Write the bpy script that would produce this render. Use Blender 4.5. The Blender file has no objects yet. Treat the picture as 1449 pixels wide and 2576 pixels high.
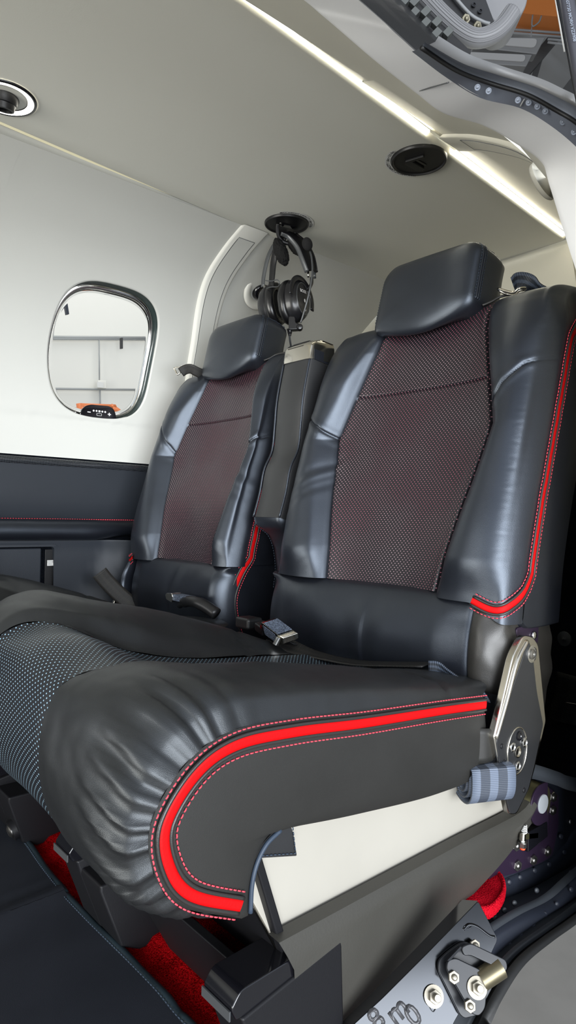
import bpy, bmesh, math, random
from mathutils import Vector, Matrix, noise
random.seed(7)
V = Vector
SC = bpy.context.scene
COL = SC.collection
# ------------------------------------------------------------------ camera frame
FPX = 1685.0; PCX, PCY = 724.5, 1288.0
_psi, _roll, _pit = math.radians(48.8), math.radians(1.27), math.radians(.3)
_R0 = V((math.cos(_psi), math.sin(_psi), 0)); _F0 = V((-math.sin(_psi), math.cos(_psi), 0)); _Z = V((0, 0, 1))
CF = _F0*math.cos(_pit) + _Z*math.sin(_pit); _U1 = _Z*math.cos(_pit) - _F0*math.sin(_pit)
CR = _R0*math.cos(_roll) + _U1*math.sin(_roll); CU = _U1*math.cos(_roll) - _R0*math.sin(_roll)
def ray(x, y): return CF + CR*((x-PCX)/FPX) - CU*((y-PCY)/FPX)
def AX(x, y, v): r = ray(x, y); return r*(v/r.x)      # sight line meets the plane X = v
def AY(x, y, v): r = ray(x, y); return r*(v/r.y)
def AZ(x, y, v): r = ray(x, y); return r*(v/r.z)
def AD(x, y, d): return ray(x, y)*d
def lerp(a, b, t): return a + (b-a)*t
def sm(a, b, x):
    t = max(0., min(1., (x-a)/(b-a))); return t*t*(3-2*t)
def interp(tab, x):
    if x <= tab[0][0]: return tab[0][1]
    for (a, b), (c, d) in zip(tab, tab[1:]):
        if x <= c: return b + (d-b)*(x-a)/(c-a)
    return tab[-1][1]
def cr(P, n, closed=False):
    """Catmull-Rom resample of a list of vectors/tuples, n samples per segment"""
    P = [V(p) for p in P]; m = len(P); out = []
    segs = m if closed else m-1
    for i in range(segs):
        if closed: p0, p1, p2, p3 = P[i-1], P[i], P[(i+1) % m], P[(i+2) % m]
        else:
            p1, p2 = P[i], P[i+1]
            p0 = P[i-1] if i > 0 else p1*2-p2
            p3 = P[i+2] if i+2 < m else p2*2-p1
        for k in range(n):
            t = k/n
            out.append(.5*((2*p1) + (p2-p0)*t + (2*p0-5*p1+4*p2-p3)*t*t + (3*p1-p0-3*p2+p3)*t*t*t))
    if not closed: out.append(P[-1].copy())
    return out
def even(P, n, closed=False):
    """n points evenly along polyline P"""
    Q = list(P) + ([P[0]] if closed else [])
    L = [0.]
    for a, b in zip(Q, Q[1:]): L.append(L[-1] + (V(b)-V(a)).length)
    out = []; j = 0; m = n if closed else n-1
    for i in range(n):
        s = L[-1]*i/m
        while j < len(L)-2 and L[j+1] < s: j += 1
        d = L[j+1]-L[j]
        out.append(V(Q[j]).lerp(V(Q[j+1]), (s-L[j])/d if d > 1e-9 else 0))
    return out
def plen(P): return sum((V(b)-V(a)).length for a, b in zip(P, P[1:]))
def rpoly(P, r, n=5):
    """round the corners of a closed polygon in space"""
    P = [V(p) for p in P]; out = []; m = len(P)
    for i in range(m):
        a, b, c = P[i-1], P[i], P[(i+1) % m]
        ri = r[i] if isinstance(r, (list, tuple)) else r
        d1 = (a-b); d2 = (c-b); q = min(ri, d1.length*.48, d2.length*.48)
        if q < 1e-6: out.append(b); continue
        s = b + d1.normalized()*q; e = b + d2.normalized()*q
        for k in range(n+1):
            t = k/n; out.append(s*(1-t)**2 + b*2*t*(1-t) + e*t*t)
    return out
# ------------------------------------------------------------------ objects
class Th:
    """a thing: an Empty at the base that carries its parts"""
    def __init__(s, name, label, cat, loc=(0, 0, 0), group=None):
        o = bpy.data.objects.new(name, None); COL.objects.link(o); o.location = loc
        o.empty_display_size = .05
        o['label'] = label; o['category'] = cat
        if group: o['group'] = group
        s.o = o; s.loc = V(loc)
def mkobj(name, me, mat, parent, org, smooth):
    if mat:
        for m in (mat if isinstance(mat, (list, tuple)) else [mat]): me.materials.append(m)
    if smooth:
        for p in me.polygons: p.use_smooth = True
    o = bpy.data.objects.new(name, me); COL.objects.link(o)
    if parent is not None: o.parent = parent.o if isinstance(parent, Th) else parent
    return o
def org_of(parent):
    if parent is None: return V((0, 0, 0))
    if isinstance(parent, Th): return parent.loc
    o = parent; s = V((0, 0, 0))
    while o: s += o.location; o = o.parent
    return s
def build(name, bm, mat, parent=None, smooth=False, label=None, cat=None, group=None, kind=None, loc=None, bevel=0, bseg=2, auto=None, sub=0):
    """bm is in world coordinates; stored relative to its thing"""
    if XF[0] is not None:
        for v in bm.verts: v.co = XF[0](v.co)
        if XF[1]: bmesh.ops.reverse_faces(bm, faces=bm.faces)
    org = org_of(parent) if loc is None else V(loc)
    if parent is None and loc is None and bm.verts:
        xs = [v.co for v in bm.verts]
        org = V(((min(c.x for c in xs)+max(c.x for c in xs))/2, (min(c.y for c in xs)+max(c.y for c in xs))/2, min(c.z for c in xs)))
    for v in bm.verts: v.co -= org
    me = bpy.data.meshes.new(name)
    if auto is not None:
        for e in bm.edges:
            if len(e.link_faces) == 2 and e.calc_face_angle(0) > math.radians(auto): e.smooth = False
        smooth = True
    bm.to_mesh(me); bm.free()
    o = mkobj(name, me, mat, parent, org, smooth)
    if parent is None: o.location = org
    if bevel:
        m = o.modifiers.new('bevel', 'BEVEL'); m.width = bevel; m.segments = bseg; m.limit_method = 'ANGLE'; m.angle_limit = math.radians(38)
        if smooth is False: 
            for p in me.polygons: p.use_smooth = True
            m.harden_normals = True
    if sub:
        m = o.modifiers.new('sub', 'SUBSURF'); m.levels = sub; m.render_levels = sub
    if label: o['label'] = label
    if cat: o['category'] = cat
    if group: o['group'] = group
    if kind: o['kind'] = kind
    return o
XF = [None, False]
def NB(): return bmesh.new()
def add_grid(bm, G, closeu=False, closev=False, uv=None, flip=False, midx=0):
    """G[i][j] points; uv[i][j] optional"""
    n, m = len(G), len(G[0])
    vs = [[bm.verts.new(p) for p in r] for r in G]
    ul = bm.loops.layers.uv.verify() if uv else None
    for i in range(n if closeu else n-1):
        for j in range(m if closev else m-1):
            q = [(i, j), ((i+1) % n, j), ((i+1) % n, (j+1) % m), (i, (j+1) % m)]
            if flip: q = q[::-1]
            try: f = bm.faces.new([vs[a][b] for a, b in q])
            except ValueError: continue
            f.material_index = midx
            if ul:
                for l, (a, b) in zip(f.loops, q): l[ul].uv = uv[a][b]
    return vs
def add_poly(bm, pts):
    f = bm.faces.new([bm.verts.new(p) for p in pts]); return f
def add_prism(bm, pts, off):
    """closed solid: outline pts swept by off"""
    off = V(off); a = [bm.verts.new(p) for p in pts]; b = [bm.verts.new(V(p)+off) for p in pts]
    n = len(a)
    fs = [bm.faces.new(a[::-1]), bm.faces.new(b)]
    for i in range(n): fs.append(bm.faces.new([a[i], a[(i+1) % n], b[(i+1) % n], b[i]]))
    bmesh.ops.recalc_face_normals(bm, faces=fs)
def add_box(bm, c, s, M=None):
    """box centre c, size s, optional 3x3 matrix of axes"""
    c = V(c); M = M or Matrix.Identity(3)
    vs = [bm.verts.new(c + M @ V((x*s[0]/2, y*s[1]/2, z*s[2]/2))) for x in (-1, 1) for y in (-1, 1) for z in (-1, 1)]
    fs = [bm.faces.new([vs[i] for i in q]) for q in ((0, 1, 3, 2), (4, 6, 7, 5), (0, 4, 5, 1), (2, 3, 7, 6), (0, 2, 6, 4), (1, 5, 7, 3))]
    bmesh.ops.recalc_face_normals(bm, faces=fs)
def frame(d):
    d = V(d).normalized(); a = V((0, 0, 1)) if abs(d.z) < .9 else V((1, 0, 0))
    u = d.cross(a).normalized(); return u, d.cross(u).normalized(), d
def add_lathe(bm, c, axis, prof, n=32, cap=True):
    """prof: (radius, height along axis)"""
    u, w, d = frame(axis); c = V(c); rings = []
    for r, h in prof:
        rings.append([bm.verts.new(c + d*h + (u*math.cos(2*math.pi*k/n) + w*math.sin(2*math.pi*k/n))*r) for k in range(n)])
    fs = []
    for a, b in zip(rings, rings[1:]):
        for k in range(n): fs.append(bm.faces.new([a[k], a[(k+1) % n], b[(k+1) % n], b[k]]))
    if cap: fs.append(bm.faces.new(rings[0][::-1])); fs.append(bm.faces.new(rings[-1]))
    bmesh.ops.recalc_face_normals(bm, faces=fs)
def add_cyl(bm, a, b, r, n=20, r2=None):
    a = V(a); b = V(b); add_lathe(bm, a, b-a, [(r, 0), (r if r2 is None else r2, (b-a).length)], n)
def add_tube(bm, P, r, n=10, closed=False, cap=True, flat=None, up=None):
    """tube along P; r number or list; flat=(a,b) for an elliptic section"""
    P = [V(p) for p in P]; m = len(P); rings = []; pu = None
    for i, p in enumerate(P):
        a = P[i-1] if (i > 0 or closed) else p; b = P[(i+1) % m] if (i < m-1 or closed) else p
        t = (b-a).normalized()
        if up is not None: u = (V(up) - t*V(up).dot(t)).normalized()
        elif pu is None: u = frame(t)[0]
        else: u = (pu - t*pu.dot(t)).normalized()
        pu = u; w = t.cross(u); rr = r[i] if isinstance(r, (list, tuple)) else r
        fa, fb = flat if flat else (1, 1)
        rings.append([bm.verts.new(p + (u*math.cos(2*math.pi*k/n)*fa + w*math.sin(2*math.pi*k/n)*fb)*rr) for k in range(n)])
    fs = []
    for i in range(m if closed else m-1):
        a, b = rings[i], rings[(i+1) % m]
        for k in range(n): fs.append(bm.faces.new([a[k], a[(k+1) % n], b[(k+1) % n], b[k]]))
    if cap and not closed: fs.append(bm.faces.new(rings[0][::-1])); fs.append(bm.faces.new(rings[-1]))
    bmesh.ops.recalc_face_normals(bm, faces=fs)
def add_strap(bm, P, W, th):
    """flat webbing: P centre line, W side vector (or list), thickness th"""
    P = [V(p) for p in P]; m = len(P); secs = []
    for i, p in enumerate(P):
        t = (P[min(i+1, m-1)] - P[max(i-1, 0)]).normalized(); w = V(W[i]) if isinstance(W, list) else V(W)
        n = t.cross(w).normalized()*th/2
        secs.append([p-w-n, p+w-n, p+w+n, p-w+n])
    vs = [[bm.verts.new(q) for q in s] for s in secs]; fs = []
    for a, b in zip(vs, vs[1:]):
        for k in range(4): fs.append(bm.faces.new([a[k], a[(k+1) % 4], b[(k+1) % 4], b[k]]))
    fs.append(bm.faces.new(vs[0][::-1])); fs.append(bm.faces.new(vs[-1]))
    bmesh.ops.recalc_face_normals(bm, faces=fs)
def add_hex(bm, c, axis, r, h, rot=0., crown=.3):
    u, w, d = frame(axis); c = V(c)
    pts = [c + (u*math.cos(rot+k*math.pi/3) + w*math.sin(rot+k*math.pi/3))*r for k in range(6)]
    add_prism(bm, pts, d*h)
    add_lathe(bm, c + d*h*.98, d, [(r*.5, 0), (r*.5, h*.35), (r*.35, h*.6), (r*.02, h*.68)], 16)
def add_rivet(bm, c, n, r, h=None):
    h = h or r*.45
    add_lathe(bm, c, n, [(r, -.0005), (r*.95, h*.35), (r*.75, h*.75), (r*.4, h*.95), (r*.02, h)], 14)
def loft(A, B, n, bulge=None):
    """grid between equal-length polylines A and B; bulge(i_frac,j_frac)->Vector"""
    out = []
    for j in range(n+1):
        t = j/n; row = []
        for i, (a, b) in enumerate(zip(A, B)):
            p = V(a).lerp(V(b), t)
            if bulge: p = p + bulge(i/(len(A)-1), t)
            row.append(p)
        out.append(row)
    return out
def dashes(bm, P, N, L=.0034, gap=.0018, r=.0006, h=.0006):
    """thread stitches along P with surface normals N(i) (list)"""
    tot = plen(P); n = max(2, int(tot/(L+gap))); Q = even(P, n*6+1)
    idx = [min(len(N)-1, int(i/(len(Q)-1)*(len(N)-1))) for i in range(len(Q))]
    k1 = int(round(6*L/(L+gap)))
    for s in range(n):
        seg = [Q[s*6+k] + N[idx[s*6+k]]*(h*(.3 if k in (0, k1) else 1.)) for k in range(0, k1+1, max(1, k1//2))]
        add_tube(bm, seg, r, 5)
# ------------------------------------------------------------------ materials
def newmat(name):
    m = bpy.data.materials.new(name); m.use_nodes = True; nt = m.node_tree
    return m, nt, nt.nodes['Principled BSDF']
def ramp(nt, fac, stops):
    r = nt.nodes.new('ShaderNodeValToRGB'); nt.links.new(fac, r.inputs[0])
    e = r.color_ramp.elements
    while len(e) < len(stops): e.new(.5)
    for k, (p, c) in enumerate(stops): e[k].position = p; e[k].color = (*c, 1)
    return r.outputs[0]
def noise_n(nt, scale, detail=3, coord='Object', vec=None, rough=.5, map_scale=None):
    n = nt.nodes.new('ShaderNodeTexNoise'); n.inputs['Scale'].default_value = scale; n.inputs['Detail'].default_value = detail
    n.inputs['Roughness'].default_value = rough
    if vec is None:
        tc = nt.nodes.new('ShaderNodeTexCoord'); vec = tc.outputs[coord]
    if map_scale:
        mp = nt.nodes.new('ShaderNodeMapping'); nt.links.new(vec, mp.inputs[0]); mp.inputs['Scale'].default_value = map_scale; vec = mp.outputs[0]
    nt.links.new(vec, n.inputs['Vector']); return n
def bump_n(nt, b, height, strength=.2, dist=.001):
    bp = nt.nodes.new('ShaderNodeBump'); bp.inputs['Strength'].default_value = strength; bp.inputs['Distance'].default_value = dist
    nt.links.new(height, bp.inputs['Height']); nt.links.new(bp.outputs[0], b.inputs['Normal']); return bp
def mat(name, col, rough=.5, metal=0, spec=.5, bump=None, var=0, coat=0, coatr=.1, emit=None, es=0, trans=0, ior=1.45, sheen=0):
    m, nt, b = newmat(name)
    b.inputs['Base Color'].default_value = (*col, 1); b.inputs['Roughness'].default_value = rough
    b.inputs['Metallic'].default_value = metal; b.inputs['Specular IOR Level'].default_value = spec
    b.inputs['Coat Weight'].default_value = coat; b.inputs['Coat Roughness'].default_value = coatr
    b.inputs['Sheen Weight'].default_value = sheen
    b.inputs['Transmission Weight'].default_value = trans; b.inputs['IOR'].default_value = ior
    if emit: b.inputs['Emission Color'].default_value = (*emit, 1); b.inputs['Emission Strength'].default_value = es
    if bump:
        n = noise_n(nt, bump[0], bump[2] if len(bump) > 2 else 3); bump_n(nt, b, n.outputs[0], bump[1], .0006)
    if var:
        n = noise_n(nt, 9, 5); c = V(col)
        nt.links.new(ramp(nt, n.outputs[0], [(.3, tuple(c*(1-var))), (.7, tuple(c*(1+var)))]), b.inputs['Base Color'])
    return m
def leather(name, col, rough=.36, grain=.25, var=.12, spec=.6, tint=None):
    m, nt, b = newmat(name); c = V(col)
    if tint: b.inputs['Specular Tint'].default_value = (*tint, 1)
    n1 = noise_n(nt, 14, 4); nt.links.new(ramp(nt, n1.outputs[0], [(.3, tuple(c*(1-var))), (.7, tuple(c*(1+var)))]), b.inputs['Base Color'])
    b.inputs['Specular IOR Level'].default_value = spec
    rr = nt.nodes.new('ShaderNodeMapRange'); nt.links.new(n1.outputs[0], rr.inputs[0]); rr.inputs[3].default_value = rough-.05; rr.inputs[4].default_value = rough+.06
    nt.links.new(rr.outputs[0], b.inputs['Roughness'])
    v = nt.nodes.new('ShaderNodeTexVoronoi'); v.inputs['Scale'].default_value = 1500; tc = nt.nodes.new('ShaderNodeTexCoord'); nt.links.new(tc.outputs['Object'], v.inputs['Vector'])
    n2 = noise_n(nt, 60, 4)
    mx = nt.nodes.new('ShaderNodeMath'); mx.operation = 'MULTIPLY_ADD'; nt.links.new(n2.outputs[0], mx.inputs[0]); mx.inputs[1].default_value = .8; nt.links.new(v.outputs['Distance'], mx.inputs[2])
    bump_n(nt, b, mx.outputs[0], grain, .00032)
    return m
def perf(name, base, dots, pitch=.0064, rad=.14, rough=.42):
    """perforated leather: UV in metres; dots = list of colours mixed by noise"""
    m, nt, b = newmat(name); L = nt.links
    tc = nt.nodes.new('ShaderNodeTexCoord'); ds = []
    for off in ((0, 0, 0), (.5, .5, 0)):
        a = nt.nodes.new('ShaderNodeVectorMath'); a.operation = 'SCALE'; L.new(tc.outputs['UV'], a.inputs[0]); a.inputs['Scale'].default_value = 1/pitch
        o = nt.nodes.new('ShaderNodeVectorMath'); o.operation = 'ADD'; L.new(a.outputs[0], o.inputs[0]); o.inputs[1].default_value = off
        f = nt.nodes.new('ShaderNodeVectorMath'); f.operation = 'FRACTION'; L.new(o.outputs[0], f.inputs[0])
        s = nt.nodes.new('ShaderNodeVectorMath'); s.operation = 'SUBTRACT'; L.new(f.outputs[0], s.inputs[0]); s.inputs[1].default_value = (.5, .5, 0)
        z = nt.nodes.new('ShaderNodeVectorMath'); z.operation = 'MULTIPLY'; L.new(s.outputs[0], z.inputs[0]); z.inputs[1].default_value = (1, 1, 0)
        l = nt.nodes.new('ShaderNodeVectorMath'); l.operation = 'LENGTH'; L.new(z.outputs[0], l.inputs[0]); ds.append(l.outputs['Value'])
    mn = nt.nodes.new('ShaderNodeMath'); mn.operation = 'MINIMUM'; L.new(ds[0], mn.inputs[0]); L.new(ds[1], mn.inputs[1])
    mr = nt.nodes.new('ShaderNodeMapRange'); L.new(mn.outputs[0], mr.inputs[0]); mr.inputs[1].default_value = rad*.8; mr.inputs[2].default_value = rad*1.2
    mr.inputs[3].default_value = 1; mr.inputs[4].default_value = 0
    n = noise_n(nt, 7, 2); dc = ramp(nt, n.outputs[0], [(.38, dots[0]), (.62, dots[1])])
    mx = nt.nodes.new('ShaderNodeMix'); mx.data_type = 'RGBA'; L.new(mr.outputs[0], mx.inputs[0]); mx.inputs[6].default_value = (*base, 1); L.new(dc, mx.inputs[7])
    L.new(mx.outputs[2], b.inputs['Base Color']); b.inputs['Roughness'].default_value = rough
    bump_n(nt, b, mr.outputs[0], -.35, .0006)
    return m
def webbing(name, c1, c2, stripes=True, scale=420.):
    """woven strap; UV v across"""
    m, nt, b = newmat(name); L = nt.links
    n = noise_n(nt, scale, 2)
    w = nt.nodes.new('ShaderNodeTexWave'); w.inputs['Scale'].default_value = scale*.6; w.bands_direction = 'Z'; tc = nt.nodes.new('ShaderNodeTexCoord'); L.new(tc.outputs['Object'], w.inputs['Vector'])
    w.inputs['Distortion'].default_value = 1.5
    L.new(ramp(nt, n.outputs[0], [(.4, c1), (.62, c2)]), b.inputs['Base Color']); b.inputs['Roughness'].default_value = .45
    bump_n(nt, b, w.outputs[0], .6, .0008); return m
def carbon(name):
    m, nt, b = newmat(name); L = nt.links
    tc = nt.nodes.new('ShaderNodeTexCoord'); mp = nt.nodes.new('ShaderNodeMapping'); L.new(tc.outputs['UV'], mp.inputs[0]); mp.inputs['Rotation'].default_value = (0, 0, .6)
    k = nt.nodes.new('ShaderNodeTexChecker'); L.new(mp.outputs[0], k.inputs[0]); k.inputs['Scale'].default_value = 380
    k.inputs['Color1'].default_value = (.006, .007, .01, 1); k.inputs['Color2'].default_value = (.045, .05, .055, 1)
    L.new(k.outputs[0], b.inputs['Base Color']); b.inputs['Roughness'].default_value = .25; b.inputs['Coat Weight'].default_value = .6; b.inputs['Coat Roughness'].default_value = .05
    return m
def carpet(name, c1, c2, sc=500):
    m, nt, b = newmat(name)
    n = noise_n(nt, sc, 3); n2 = noise_n(nt, 30, 3)
    mx = nt.nodes.new('ShaderNodeMath'); mx.operation = 'MULTIPLY_ADD'; nt.links.new(n2.outputs[0], mx.inputs[0]); mx.inputs[1].default_value = .5; nt.links.new(n.outputs[0], mx.inputs[2])
    nt.links.new(ramp(nt, mx.outputs[0], [(.55, c1), (1., c2)]), b.inputs['Base Color']); b.inputs['Roughness'].default_value = .95
    b.inputs['Specular IOR Level'].default_value = .0;     bump_n(nt, b, n.outputs[0], 1.0, .003); return m
M = {}
M['leather'] = leather('black leather', (.0095, .0108, .0150), .33, .3, .12, .85, (.76, .86, 1.))
M['leather_seat'] = leather('cushion leather', (.0125, .0130, .0135), .42, .25, .12, .6, (.88, .94, 1.))
M['leather_side'] = leather('side leather', (.018, .0175, .016), .5, .2, .08, .4)
M['leather_armrest'] = leather('armrest leather', (.016, .0165, .018), .4, .15)
M['leather_door'] = leather('side panel leather', (.017, .021, .028), .55, .2, .05, .35)
M['perf_back'] = perf('perforated back leather', (.0125, .0100, .0135), ((.52, .14, .20), (.60, .40, .44)), .0068, .10)
M['perf_seat'] = perf('perforated seat leather', (.009, .0105, .014), ((.26, .42, .54), (.36, .52, .62)), .0068, .11)
M['red_piping'] = mat('red piping', (.56, .0012, .0025), .6, spec=.2, bump=(400, .3))
M['welt'] = leather('welt leather', (.02, .019, .018), .4, .2)
M['thread_red'] = mat('red thread', (.78, .07, .10), .6, spec=.2)
M['thread_dark'] = mat('dark thread', (.03, .045, .07), .5)
M['thread_black'] = mat('black thread', (.012, .012, .014), .5)
M['liner'] = mat('cream liner', (.80, .79, .73), .5, bump=(700, .05))
M['liner_wall'] = mat('side wall liner', (.62, .62, .58), .45, bump=(700, .04))
M['headliner'] = mat('ceiling liner', (.75, .745, .675), .6, bump=(500, .1))
M['tan_liner'] = mat('rear liner', (.66, .64, .55), .6, bump=(500, .1))
M['door_white'] = mat('door frame white', (.90, .90, .90), .4)
M['plastic_black'] = mat('black plastic', (.010, .010, .011), .38, bump=(900, .12))
M['plastic_matte'] = mat('matte black plastic', (.0065, .0065, .008), .5, spec=.35, bump=(900, .2))
M['gloss_black'] = mat('gloss black', (.006, .006, .008), .12, coat=.5)
M['shell'] = mat('side shell plastic', (.020, .025, .034), .5, bump=(1200, .4))
M['chrome'] = mat('chrome', (.80, .79, .76), .12, 1)
M['nickel'] = mat('polished nickel', (.72, .68, .60), .16, 1)
M['steel'] = mat('steel', (.36, .35, .33), .32, 1, bump=(200, .05))
M['mirror'] = mat('polished side plate', (.46, .435, .38), .34, .2, var=.03)
M['polish_dark'] = mat('polished sill', (.040, .042, .046), .14, 1)  # polished metal; vignette darkening painted into this low base colour
M['grey_paint'] = mat('grey brown paint', (.045, .043, .037), .48, bump=(350, .25), var=.06)
M['dark_paint'] = mat('dark blue paint', (.022, .026, .038), .42, bump=(300, .08))
M['dark_paint2'] = mat('dark grey paint', (.030, .034, .040), .45, bump=(200, .1), var=.15)
M['purple'] = mat('anodised purple plate', (.030, .018, .038), .3, .3)
M['alu_paint'] = mat('blue grey primer', (.19, .21, .25), .42, .3, bump=(150, .1), var=.2)
M['seal'] = mat('rubber seal', (.007, .007, .007), .5, bump=(90, .3), var=.3)
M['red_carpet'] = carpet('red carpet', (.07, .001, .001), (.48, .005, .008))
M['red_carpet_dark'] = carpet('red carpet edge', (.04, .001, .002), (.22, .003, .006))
M['black_carpet'] = carpet('black carpet', (.003, .0035, .005), (.010, .012, .016), 600)
M['mat_leather'] = leather('floor mat leather', (.022, .025, .034), .6, .3, .1, .35)
M['mat_edge'] = leather('floor mat binding', (.016, .030, .040), .45, .2)
M['web_grey'] = webbing('grey blue webbing', (.04, .05, .075), (.17, .21, .29))
M['web_dark'] = webbing('dark webbing', (.008, .009, .012), (.05, .06, .08))
M['web_black'] = webbing('black webbing', (.004, .004, .004), (.014, .013, .012))
M['label_white'] = mat('white label', (.72, .72, .70), .5)
M['ink'] = mat('ink', (.01, .01, .01), .6)
M['white_ink'] = mat('white print', (.85, .85, .85), .5)
M['led'] = mat('led strip', (1, .98, .9), .5, emit=(1., .95, .80), es=9)
M['led_ring'] = mat('led ring', (1, .98, .9), .5, emit=(1., .96, .84), es=6)
M['glass'] = mat('window pane', (.93, .94, .93), .02, trans=1, ior=1.1)
M['knuckle'] = mat('hinge knuckle', (.06, .065, .062), .5)
M['hangar_wall'] = mat('hangar wall', (.78, .77, .72), .7)
M['outer_skin'] = mat('darkened outer skin', (.12, .12, .12), .4)  # white skin; corner vignette put into the base colour
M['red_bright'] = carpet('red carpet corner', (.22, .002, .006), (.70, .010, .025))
M['hangar_ceiling'] = mat('hangar roof lining', (.22, .22, .22), .7, bump=(20, .2))  # roof tone darkened, the corner vignette is in the colour
M['hangar_floor'] = mat('hangar floor', (.20, .195, .185), .55, var=.06)  # floor painted below its real tone to carry the corner vignette
M['grey_metal'] = mat('grey conduit', (.16, .165, .17), .5)
M['orange'] = mat('orange paint', (.36, .11, .02), .5)
M['orange_cart'] = mat('orange cart', (.75, .22, .08), .5)
M['foam'] = mat('foam windscreen', (.012, .012, .013), .95, bump=(600, .8))
M['fleece'] = mat('black fleece', (.008, .008, .008), .95, bump=(300, 1.))
M['satin_grey'] = mat('satin grey', (.10, .105, .11), .3, .4)
M['cream_door'] = mat('darkened door liner', (.13, .13, .135), .5)  # white door parts, darkened in colour to stand in for the vignette
# ================================================================== SEAT
SX = -.703; SP = -.565
SEAT_LOC = V((SX, .80, -.56))
HWB = .236
def halfpanel(z): return interp([(-.12, .112), (-.05, .122), (.05, .142), (.14, .158), (.215, .138), (.30, .114), (.40, .098)], z)
# spine of the backrest front face: v -> (Y, z)
SPINE = [(.802, -.125), (.803, -.105), (.828, 0), (.860, .105), (.894, .215), (.922, .305), (.938, .335), (.960, .352), (1.0, .358), (1.06, .350)]
SP3 = cr([V((0, a, b)) for a, b in SPINE], 24)
def spine(z):   # front part, by height
    for a, b in zip(SP3, SP3[1:]):
        if b.z >= z: return a.y + (b.y-a.y)*(z-a.z)/max(1e-6, b.z-a.z)
    return SP3[-1].y
NCOL = 15
WSIDE = {1: .236, -1: .236}
def back_section(z, side=1):
    """columns (x, dy) from centre to the rear edge of the side; dy + is aft"""
    p = halfpanel(z); HB = WSIDE[side]; w = max(HB - .014*sm(.27, .345, z)**1.5*(HB/.236)**3, p+.022); e_ = min(.020, (w-p)*.25)
    top = sm(.24, .35, z); low = 1-sm(-.11, -.05, z)
    B = .036*(1-.55*top)*(1-.45*low)*min(1, (w-p)/.075)**.5
    return [(0, .014), (p*.45, .013), (p*.8, .007), (p-.006, .001), (p, .007), (p+min(.006, e_*.4), -.004), (p+e_, -B*.72), (lerp(p, w, .40), -B), (lerp(p, w, .62), -B*.95),
            (lerp(p, w, .82), -B*.66), (w-.008, -.008), (w, .014), (w+.001, .028), (w+.001, .036), (w+.001, .052), (w+.0015, .090), (w-.003, .135)]
def catm1(P, n):
    Q = cr([V((a, b, 0)) for a, b in P], n); return [(q.x, q.y) for q in Q]
GROOVES = []     # polylines in (x, z) sunk as seams
def seg_d(px_, pz_, a, b):
    dx, dz = b[0]-a[0], b[1]-a[1]; l = dx*dx+dz*dz
    t = max(0, min(1, ((px_-a[0])*dx+(pz_-a[1])*dz)/l)) if l else 0
    return math.hypot(px_-a[0]-t*dx, pz_-a[1]-t*dz)
SEAM_R = [(.237, .232), (.21, .222), (.185, .198), (.165, .165), (.156, .14)]
SEAM_L = [(-x, z) for x, z in SEAM_R]
SEAM_L = [(-.24, .185), (-.215, .180), (-.185, .163), (-.157, .139)]
def groove(x, z):
    d = 1.
    for S in (SEAM_R, SEAM_L):
        for a, b in zip(S, S[1:]): d = min(d, seg_d(x, z, a, b))
    g = .0045*math.exp(-(d/.0015)**2) - .0012*math.exp(-((d-.007)/.005)**2)
    p = halfpanel(z)
    if abs(x) < p-.002:
        zz = abs(z-(.2165)); g += .0045*math.exp(-(zz/.0016)**2)
    return g
def wr_back(x, z):
    a = 0
    if -.235 < x < -.12 and z < .2:      # diagonal creases on the inner side bolster
        u = (z*.80 - (x+.24)*.62); k = sm(-.23, -.2, x)*(1-sm(-.15, -.125, x))*sm(-.1, -.05, z)*(1-sm(.08, .16, z))
        k *= .5+.9*noise.noise(V((x*9, z*16, 8)))
        a += k*(.0017*math.sin(u*120+2.6*math.sin(u*29)+x*20) + .0008*math.sin(u*260+3*math.sin(u*50)+x*40))
    k2 = sm(.205, .222, x)*(1-sm(.232, .236, x))
    a += k2*.0003*noise.noise(V((x*60, z*190, 1)))
    a += .0022*noise.noise(V((x*11, z*9, 3.1)))
    return a
def backS(c, z, side, secs={}):
    pass
ZR = [(-.112+.47*i/220) for i in range(221)]
def back_grid(side):
    G = []; 
    for z in ZR:
        if z > .357: break
        sec = catm1(back_section(z, side), 11); y0 = spine(z); row = []
        for x, dy in sec:
            X = x*side; zz = z
            d = groove(X, z) + wr_back(X, z)
            # outer end of the section rises: bottom edge of the side wing slopes down, top corner drops
            row.append(V((SX+X, y0+dy+d*(1 if dy < .03 else 0), zz)))
        G.append(row)
    return G
M['leather_cheek'] = leather('gathered side leather', (.030, .028, .025), .36, .3, .1, .6)
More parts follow.
